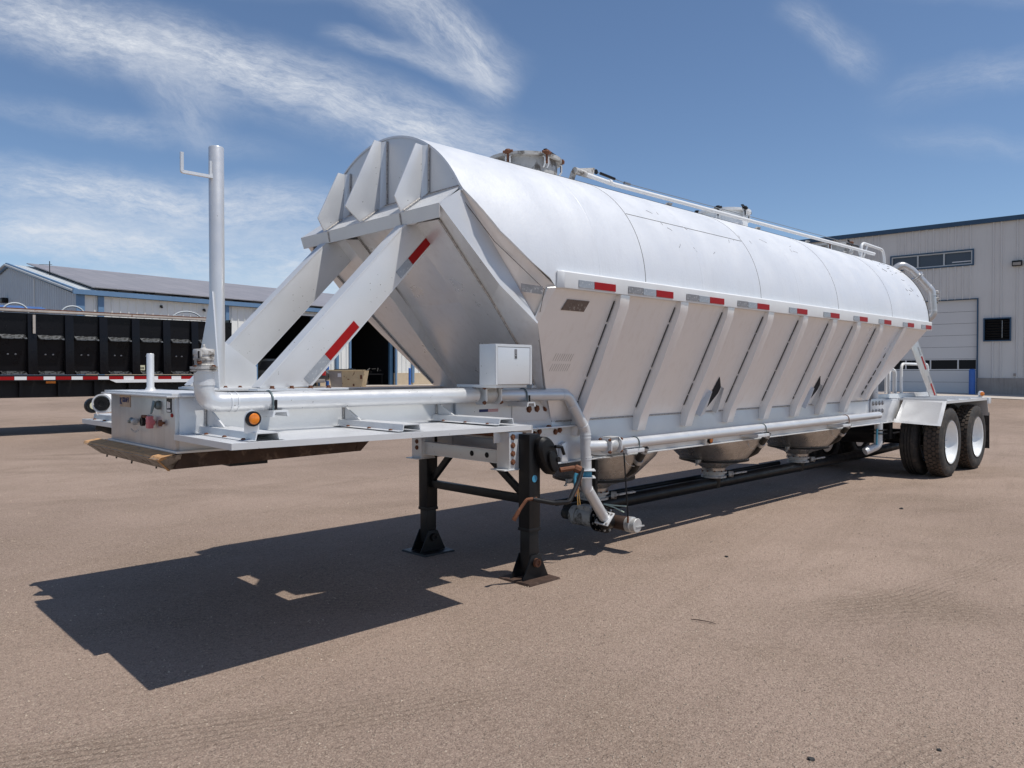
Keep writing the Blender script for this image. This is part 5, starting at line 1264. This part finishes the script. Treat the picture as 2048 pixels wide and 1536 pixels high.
b = MB(); VA.box(b, 2.2, 2.37, -.2, .02, .72, .98); b.build('tail_light', 'tail', van)
b = MB(); VA.box(b, 1.0, 2.36, -.05, .05, .28, .50); b.build('bumper', 'bing', van, bevel=.03)
b = MB(); VA.box(b, 1.15, 1.6, .045, .06, .32, .46); b.build('number_plate', 'whiteink', van)
for a_ in (-1.35, 1.45):
    wv = MB().lathe(VA.p(a_, .02, .33), tuple(-VA.n), [(0, .30), (.02, .33), (.2, .33), (.22, .30)], 24).build('wheel', 'rubber', van)
    MB().lathe(VA.p(a_, .035, .33), tuple(-VA.n), [(0, .19), (.03, .2)], 18).build('rim', 'cast', wv)

# ---------------- tall warehouse on the right
WF = Frame((39.8, 10.1, 0), R(94.5), 1)        # s runs away to the left, n towards the viewer
wh = thing('warehouse', 'tall beige ribbed steel warehouse with a sectional door and dark blue roof trim', 'building', (39.8, 10.1, .45))
TOP = 8.33; S0, S1 = -14., 26.
DW0, DW1, DZT = .0, 4.0, 4.90
wins = [(.22, 3.68, 6.52, 7.16)]; vent = (-1.27, -.29, 2.97, 3.94)
b = MB()
WF.clad(b, S0, vent[0], 1.25, TOP, .305, .06); WF.clad(b, vent[0], vent[1], 1.25, vent[2], .305, .06); WF.clad(b, vent[0], vent[1], vent[3], TOP, .305, .06)
WF.clad(b, vent[1], 0., 1.25, TOP, .305, .06)
WF.clad(b, 0., .22, DZT, TOP, .305, .06); WF.clad(b, .22, 3.68, DZT, 6.52, .305, .06); WF.clad(b, .22, 3.68, 7.16, TOP, .305, .06); WF.clad(b, 3.68, DW1, DZT, TOP, .305, .06)
WF.clad(b, DW1, S1, 1.25, TOP, .305, .06)
b.build('wall', 'clad_g', wh, smooth=False, recalc=False)
b = MB(); WF.box(b, S0, 0., -.25, .06, .2, 1.25); WF.box(b, DW1, S1, -.25, .06, .2, 1.25); b.build('base_wall', 'conc', wh)
b = MB(); WF.box(b, S0, S1, -.2, .16, TOP, TOP+.20); b.build('roof_trim', 'trim_n', wh, smooth=False)
b = MB(); WF.box(b, S0, S1, -20, -.22, TOP-.1, TOP+.05); b.build('roof', 'roofw', wh, smooth=False)
b = MB(); WF.box(b, S0, S0+.2, -20, -.1, .2, TOP-.12); WF.box(b, S1-.2, S1, -20, -.1, .2, TOP-.12); WF.box(b, S0+.2, S1-.2, -20, -19.8, .2, TOP-.12); b.build('rear_wall', 'clad_g', wh, smooth=False)
b = MB(); WF.box(b, S0+.3, S1-.3, -4.0, -3.9, .3, TOP-.15); b.build('inner_partition', 'dark', wh, smooth=False)
# sectional door
b = MB(); z = .50
while z < DZT-.02:
    z2 = min(DZT, z+.55)
    zz0, zz1 = z, z2-.012
    if not (zz0 < 2.12 and zz1 > 1.62): WF.box(b, DW0+.03, DW1-.03, -.14, -.08, zz0, zz1)
    z = z2
b2s = [(1.98, 3.0), (.82, 1.92), (.06, .76), (3.06, 3.9)]
WF.box(b, DW0+.03, DW1-.03, -.14, -.08, 1.605, 1.66); WF.box(b, DW0+.03, DW1-.03, -.14, -.08, 2.09, 2.14)
cur = DW0+.03
for a0, a1 in sorted(b2s): WF.box(b, cur, a0, -.14, -.08, 1.66, 2.09); cur = a1
WF.box(b, cur, DW1-.03, -.14, -.08, 1.66, 2.09)
sd = b.build('sectional_door', 'door_g', wh, smooth=False)
for a0, a1 in b2s:
    b = MB(); WF.box(b, a0, a1, -.12, -.11, 1.66, 2.09); b.build('door_window', 'gl', sd, smooth=False)
b = MB(); WF.box(b, -.035, 0.02, -.1, .06, .5, DZT+.03); WF.box(b, .02, DW1, -.1, .06, DZT, DZT+.03); b.build('door_frame', 'trim_n', wh, smooth=False)
# ribbon window
b = MB(); a0, a1, z0, z1 = wins[0]
for q in ((a0-.06, a1+.06, z0-.06, z0), (a0-.06, a1+.06, z1, z1+.06), (a0-.06, a0, z0, z1), (a1, a1+.06, z0, z1)): WF.box(b, q[0], q[1], -.1, .07, q[2], q[3])
wf = b.build('window_frame', 'trim_n', wh, smooth=False)
b = MB()
for q in ((a0, a1, z0, z0+.05), (a0, a1, z1-.05, z1), (a0, a0+.05, z0+.05, z1-.05), (a1-.05, a1, z0+.05, z1-.05), (1.36, 1.42, z0+.05, z1-.05), (2.48, 2.54, z0+.05, z1-.05)): WF.box(b, q[0], q[1], -.08, .045, q[2], q[3])
b.build('window_mullion', 'roofw', wf, smooth=False)
b = MB(); WF.box(b, a0+.02, a1-.02, -.05, -.04, z0+.02, z1-.02)
tg = bpy.data.materials.new('tinted_glass'); tg.use_nodes = True; _b = tg.node_tree.nodes['Principled BSDF']; _b.inputs['Base Color'].default_value = (.055, .065, .085, 1); _b.inputs['Roughness'].default_value = .12
M['tint'] = tg
b.build('window_glass', 'tint', wf, smooth=False)
b = MB(); WF.box(b, .28, 1.06, -.035, -.025, 6.66, 6.70); b.build('strip_light', 'whiteink', wf, smooth=False)
# louvred vent
a0, a1, z0, z1 = vent; b = MB()
for q in ((a0-.05, a1+.05, z0-.05, z0), (a0-.05, a1+.05, z1, z1+.05), (a0-.05, a0, z0, z1), (a1, a1+.05, z0, z1)): WF.box(b, q[0], q[1], -.1, .09, q[2], q[3])
vf = b.build('vent_frame', 'trim_n', wh, smooth=False)
b = MB()
for k in range(8):
    zc = z0+.06+k*.12; b.loft([WF.p(a0+.01, .03, zc), WF.p(a1-.01, .03, zc), WF.p(a1-.01, -.05, zc+.05), WF.p(a0+.01, -.05, zc+.05)], [WF.p(a0+.01, .03, zc+.012), WF.p(a1-.01, .03, zc+.012), WF.p(a1-.01, -.05, zc+.062), WF.p(a0+.01, -.05, zc+.062)])
b.build('vent_louvre', 'black', vf, smooth=False)
b = MB(); WF.box(b, a0, a1, -.2, -.12, z0, z1); b.build('vent_opening_shade', 'dark', vf, smooth=False)  # dark backing sheet, shade behind the louvres given as colour
b = MB(); WF.box(b, -.98, -.965, .03, .045, z0+.1, z1-.08); b.build('vent_rod', 'roofw', vf, smooth=False)
b = MB(); WF.box(b, -1.72, -1.34, .03, .22, 6.26, 6.50); wl = b.build('wall_lamp', 'black', wh, bevel=.02)
b = MB(); WF.box(b, -1.68, -1.38, .22, .235, 6.29, 6.42); b.build('lamp_glass', 'bing', wl)
b = MB(); WF.box(b, -1.52, -1.42, .04, .08, 1.34, 1.46); b.build('outlet_box', 'conc', wh)
bb3 = WF.p(.10, .55, 0); bollard((bb3.x, bb3.y, .46), 1.20, 'bright blue bollard at the right jamb of the warehouse door', .13)
# concrete apron
b = MB(); rows = []
for a_ in np.linspace(S0, S1, 30):
    rows.append([(lambda p: (p.x, p.y, gh(p.x, p.y)+.02))(WF.p(a_, n_, 0)) for n_ in np.linspace(-.1, 2.9, 5)])
b.grid(rows); ap = b.build('concrete_apron', 'pad', recalc=False); ap['kind'] = 'structure'
b = MB(); rows = []
for a_ in np.linspace(0, LEN, 40):
    rows.append([(lambda p: (p.x, p.y, gh(p.x, p.y)+.015))(L.p(a_, n_, 0)) for n_ in np.linspace(-9, 2.6, 8)])
b.grid(rows); ap = b.build('workshop_apron', 'pad', recalc=False); ap['kind'] = 'structure'

# ---------------- black side dump trailer
DY = 20.8
D = thing('dump_trailer', 'long black side dump trailer with red and white reflective tape', 'trailer', (2.0, DY+1.2, 0))
DX0, DX1 = -6.0, 9.22
b = MB().loft([(DX0, DY+.10, 1.45), (DX1, DY+.10, 1.45), (DX1, DY+.02, 2.40), (DX0, DY+.02, 2.40)], [(DX0, DY+2.3, 1.45), (DX1, DY+2.3, 1.45), (DX1, DY+2.4, 2.40), (DX0, DY+2.4, 2.40)])
b.build('dump_body', 'blackgloss', D)
b = MB()
for q in ([(DY+.02, 2.41), (DY-.0, 2.90), (DY+.05, 2.90), (DY+.08, 2.41)], [(DY+2.4, 2.41), (DY+2.4, 2.90), (DY+2.35, 2.90), (DY+2.34, 2.41)]):
    b.prism([(DX0, y, z) for y, z in q], (DX1-DX0, 0, 0))
b.box((DX1-.05, DY+.08, 2.41), (DX1, DY+2.34, 2.98)); b.build('side_board', 'blackgloss', D)
b = MB(); b.box((DX0, DY-.08, 2.925), (DX1-.45, DY+.08, 2.98)); b.build('top_rail', 'rail_w', D, bevel=.01)
b = MB(); b.box((DX0, DY-.05, 2.986), (DX1-.2, DY+.05, 3.01)); b.build('rail_cap', 'rust', D)
posts = [4.26, 5.04, 5.80, 6.56, 7.33, 8.07, 8.80] + [4.26-.76*k for k in range(1, 14)]
for x in posts:
    MB().loft([(x, DY-.12, 1.45), (x+.19, DY-.12, 1.45), (x+.19, DY-.06, 2.88), (x, DY-.06, 2.88)], [(x, DY+.09, 1.45), (x+.19, DY+.09, 1.45), (x+.19, DY+.03, 2.88), (x, DY+.03, 2.88)]).build('side_post', 'blackgloss', D, bevel=.012)
M['chrome'] = mat('scratched_bright_edge', (.17, .18, .19), .35, .6, .5, 8, .3, 60, col2=(.015, .015, .015), c2lo=.45, c2hi=.56)
xs = sorted(posts)+[DX1-.1]
for k in range(len(xs)-1):
    x0, x1 = xs[k]+.22, xs[k+1]-.03
    if x1 < 2.5 or x1-x0 < .2: continue
    # slanted shelf with scratched bright lip
    MB().loft([(x0, DY-.16, 2.30), (x1, DY-.16, 2.30), (x1, DY+.03, 2.40), (x0, DY+.03, 2.40)], [(x0, DY-.16, 2.285), (x1, DY-.16, 2.285), (x1, DY+.03, 2.30), (x0, DY+.03, 2.30)]).build('shelf_lip', 'chrome', D)
    MB().loft([(x0, DY-.14, 1.47), (x1, DY-.14, 1.47), (x1, DY-.0, 1.535), (x0, DY-.0, 1.535)], [(x0, DY-.14, 1.455), (x1, DY-.14, 1.455), (x1, DY+.09, 1.455), (x0, DY+.09, 1.455)]).build('lower_lip', 'chrome', D)
    if k % 1 == 0:
        for dx in (.32, .62): MB().lathe((x0+dx*(x1-x0), DY+.055, 1.93), (0, -1, 0), [(0, .022), (.02, .018)], 10).build('lashing_ring', 'dirtycast', D)
b = MB(); b.box((DX0, DY-.15, 1.30), (DX1-.9, DY-.02, 1.44)); b.build('side_sill', 'black', D)
x = 8.1; k = 0
while x > 2.6:
    l = .34 if k % 2 == 0 else .25
    MB().box((x-l, DY-.156, 1.325), (x-.006, DY-.151, 1.405)).build('reflective_tape', 'dot_r' if k % 2 == 0 else 'whiteink', D); x -= l; k += 1
b = MB(); b.box((DX0, DY+.15, .90), (8.9, DY+2.1, 1.30)); 
for x in (3.2, 4.1, 4.9, 5.7, 6.5): b.box((x, DY+.02, .92), (x+.06, DY+.15, 1.30))
b.build('under_frame', 'black', D)
MB().box((4.62, DY-.12, 1.24), (4.82, DY-.06, 1.295)).build('marker_lamp', 'amber', D)
b = MB().loft([(5.98, DY-.17, 1.325), (9.2, DY-.17, 1.325), (9.2, DY-.17, 1.245), (6.15, DY-.17, 1.245)], [(5.98, DY-.12, 1.325), (9.2, DY-.12, 1.325), (9.2, DY-.12, 1.245), (6.15, DY-.12, 1.245)]); b.build('bright_skirt', 'white', D)
tg_ = MB().box((6.70, DY+.02, 1.56), (6.90, DY+.05, 1.69)).build('cream_plate', 'cream', D)
for k, xx in enumerate((6.735, 6.775, 6.815, 6.85)): MB().box((xx, DY+.012, 1.60), (xx+.022, DY+.019, 1.64)).build('plate_mark', 'blackink', D)
MB().box((4.375-.02, DY-.13, 2.42), (4.375+.035, DY-.122, 2.86)).build('post_scrape', 'rail_w', D)
for xh in (4.10, 5.32, 8.12): 
    r_ = .26 if xh < 8 else .40
    MB().tube([(xh-r_*cos(pi*k/12), DY+.35, 2.93+.22*sin(pi*k/12)*(1 if xh < 8 else 1.1)) for k in range(13)], .022, 8).build('tarp_bow', 'roofw', D)
MB().loft([(DX0, DY+.5, 3.0), (4.9, DY+.5, 3.0), (4.75, DY+.9, 3.13), (DX0, DY+.9, 3.13)], [(DX0, DY+.5, 2.97), (4.95, DY+.5, 2.97), (5.0, DY+1.6, 3.02), (DX0, DY+1.6, 3.02)]).build('rolled_tarp', 'tarp', D)
for xw in (7.4, 8.65, -2.5, -3.8):
    for yy in (DY+.12, DY+2.0):
        wv = MB().lathe((xw, yy, .5), (0, 1, 0), [(0, .30), (.0, .46), (.03, .5), (.25, .5), (.28, .46), (.28, .3)], 32).build('wheel', 'rubber', D)

# ---------------- small things lying on the yard
def pebble(x, y, s, lab, m_='blackink'):
    rnd = random.Random(int(x*1000)); b = MB(); z0 = gh(x, y)
    pr = [(0, .01)]+[(z, q) for z, q in ((.05*s, .8*s), (.3*s, 1.0*s), (.55*s, .75*s), (.7*s, .1*s))]
    b.lathe((x, y, z0), (rnd.uniform(-.1, .1), rnd.uniform(-.1, .1), 1), pr, 8)
    b.v = [(p[0]+rnd.uniform(-.2, .2)*s, p[1]+rnd.uniform(-.2, .2)*s, max(z0-.001, p[2]+rnd.uniform(-.1, .1)*s)) for p in b.v]
    o = b.build('stone', m_, smooth=False); tag(o, lab, 'stone', 'dark stones lying on the gravel')
pebble(5.526, 3.181, .016, 'single dark stone on the open gravel beyond the discharge coupler')
pebble(2.857, 1.278, .014, 'dark stone nearest the viewer, at the bottom edge of the picture')
pebble(3.294, .956, .010, 'small dark stone in the near right corner of the yard')
pebble(8.854, 2.965, .022, 'distant dark stone on the gravel in front of the tandem wheels')
tw = MB().tube([(3.953, 2.512, .008), (3.962, 2.47, .012), (3.985, 2.41, .01), (3.99, 2.363, .006)], [.0025, .003, .0025, .0018], 5).build('twig', 'brown')
tag(tw, 'thin dark twig lying on the bare gravel', 'twig')
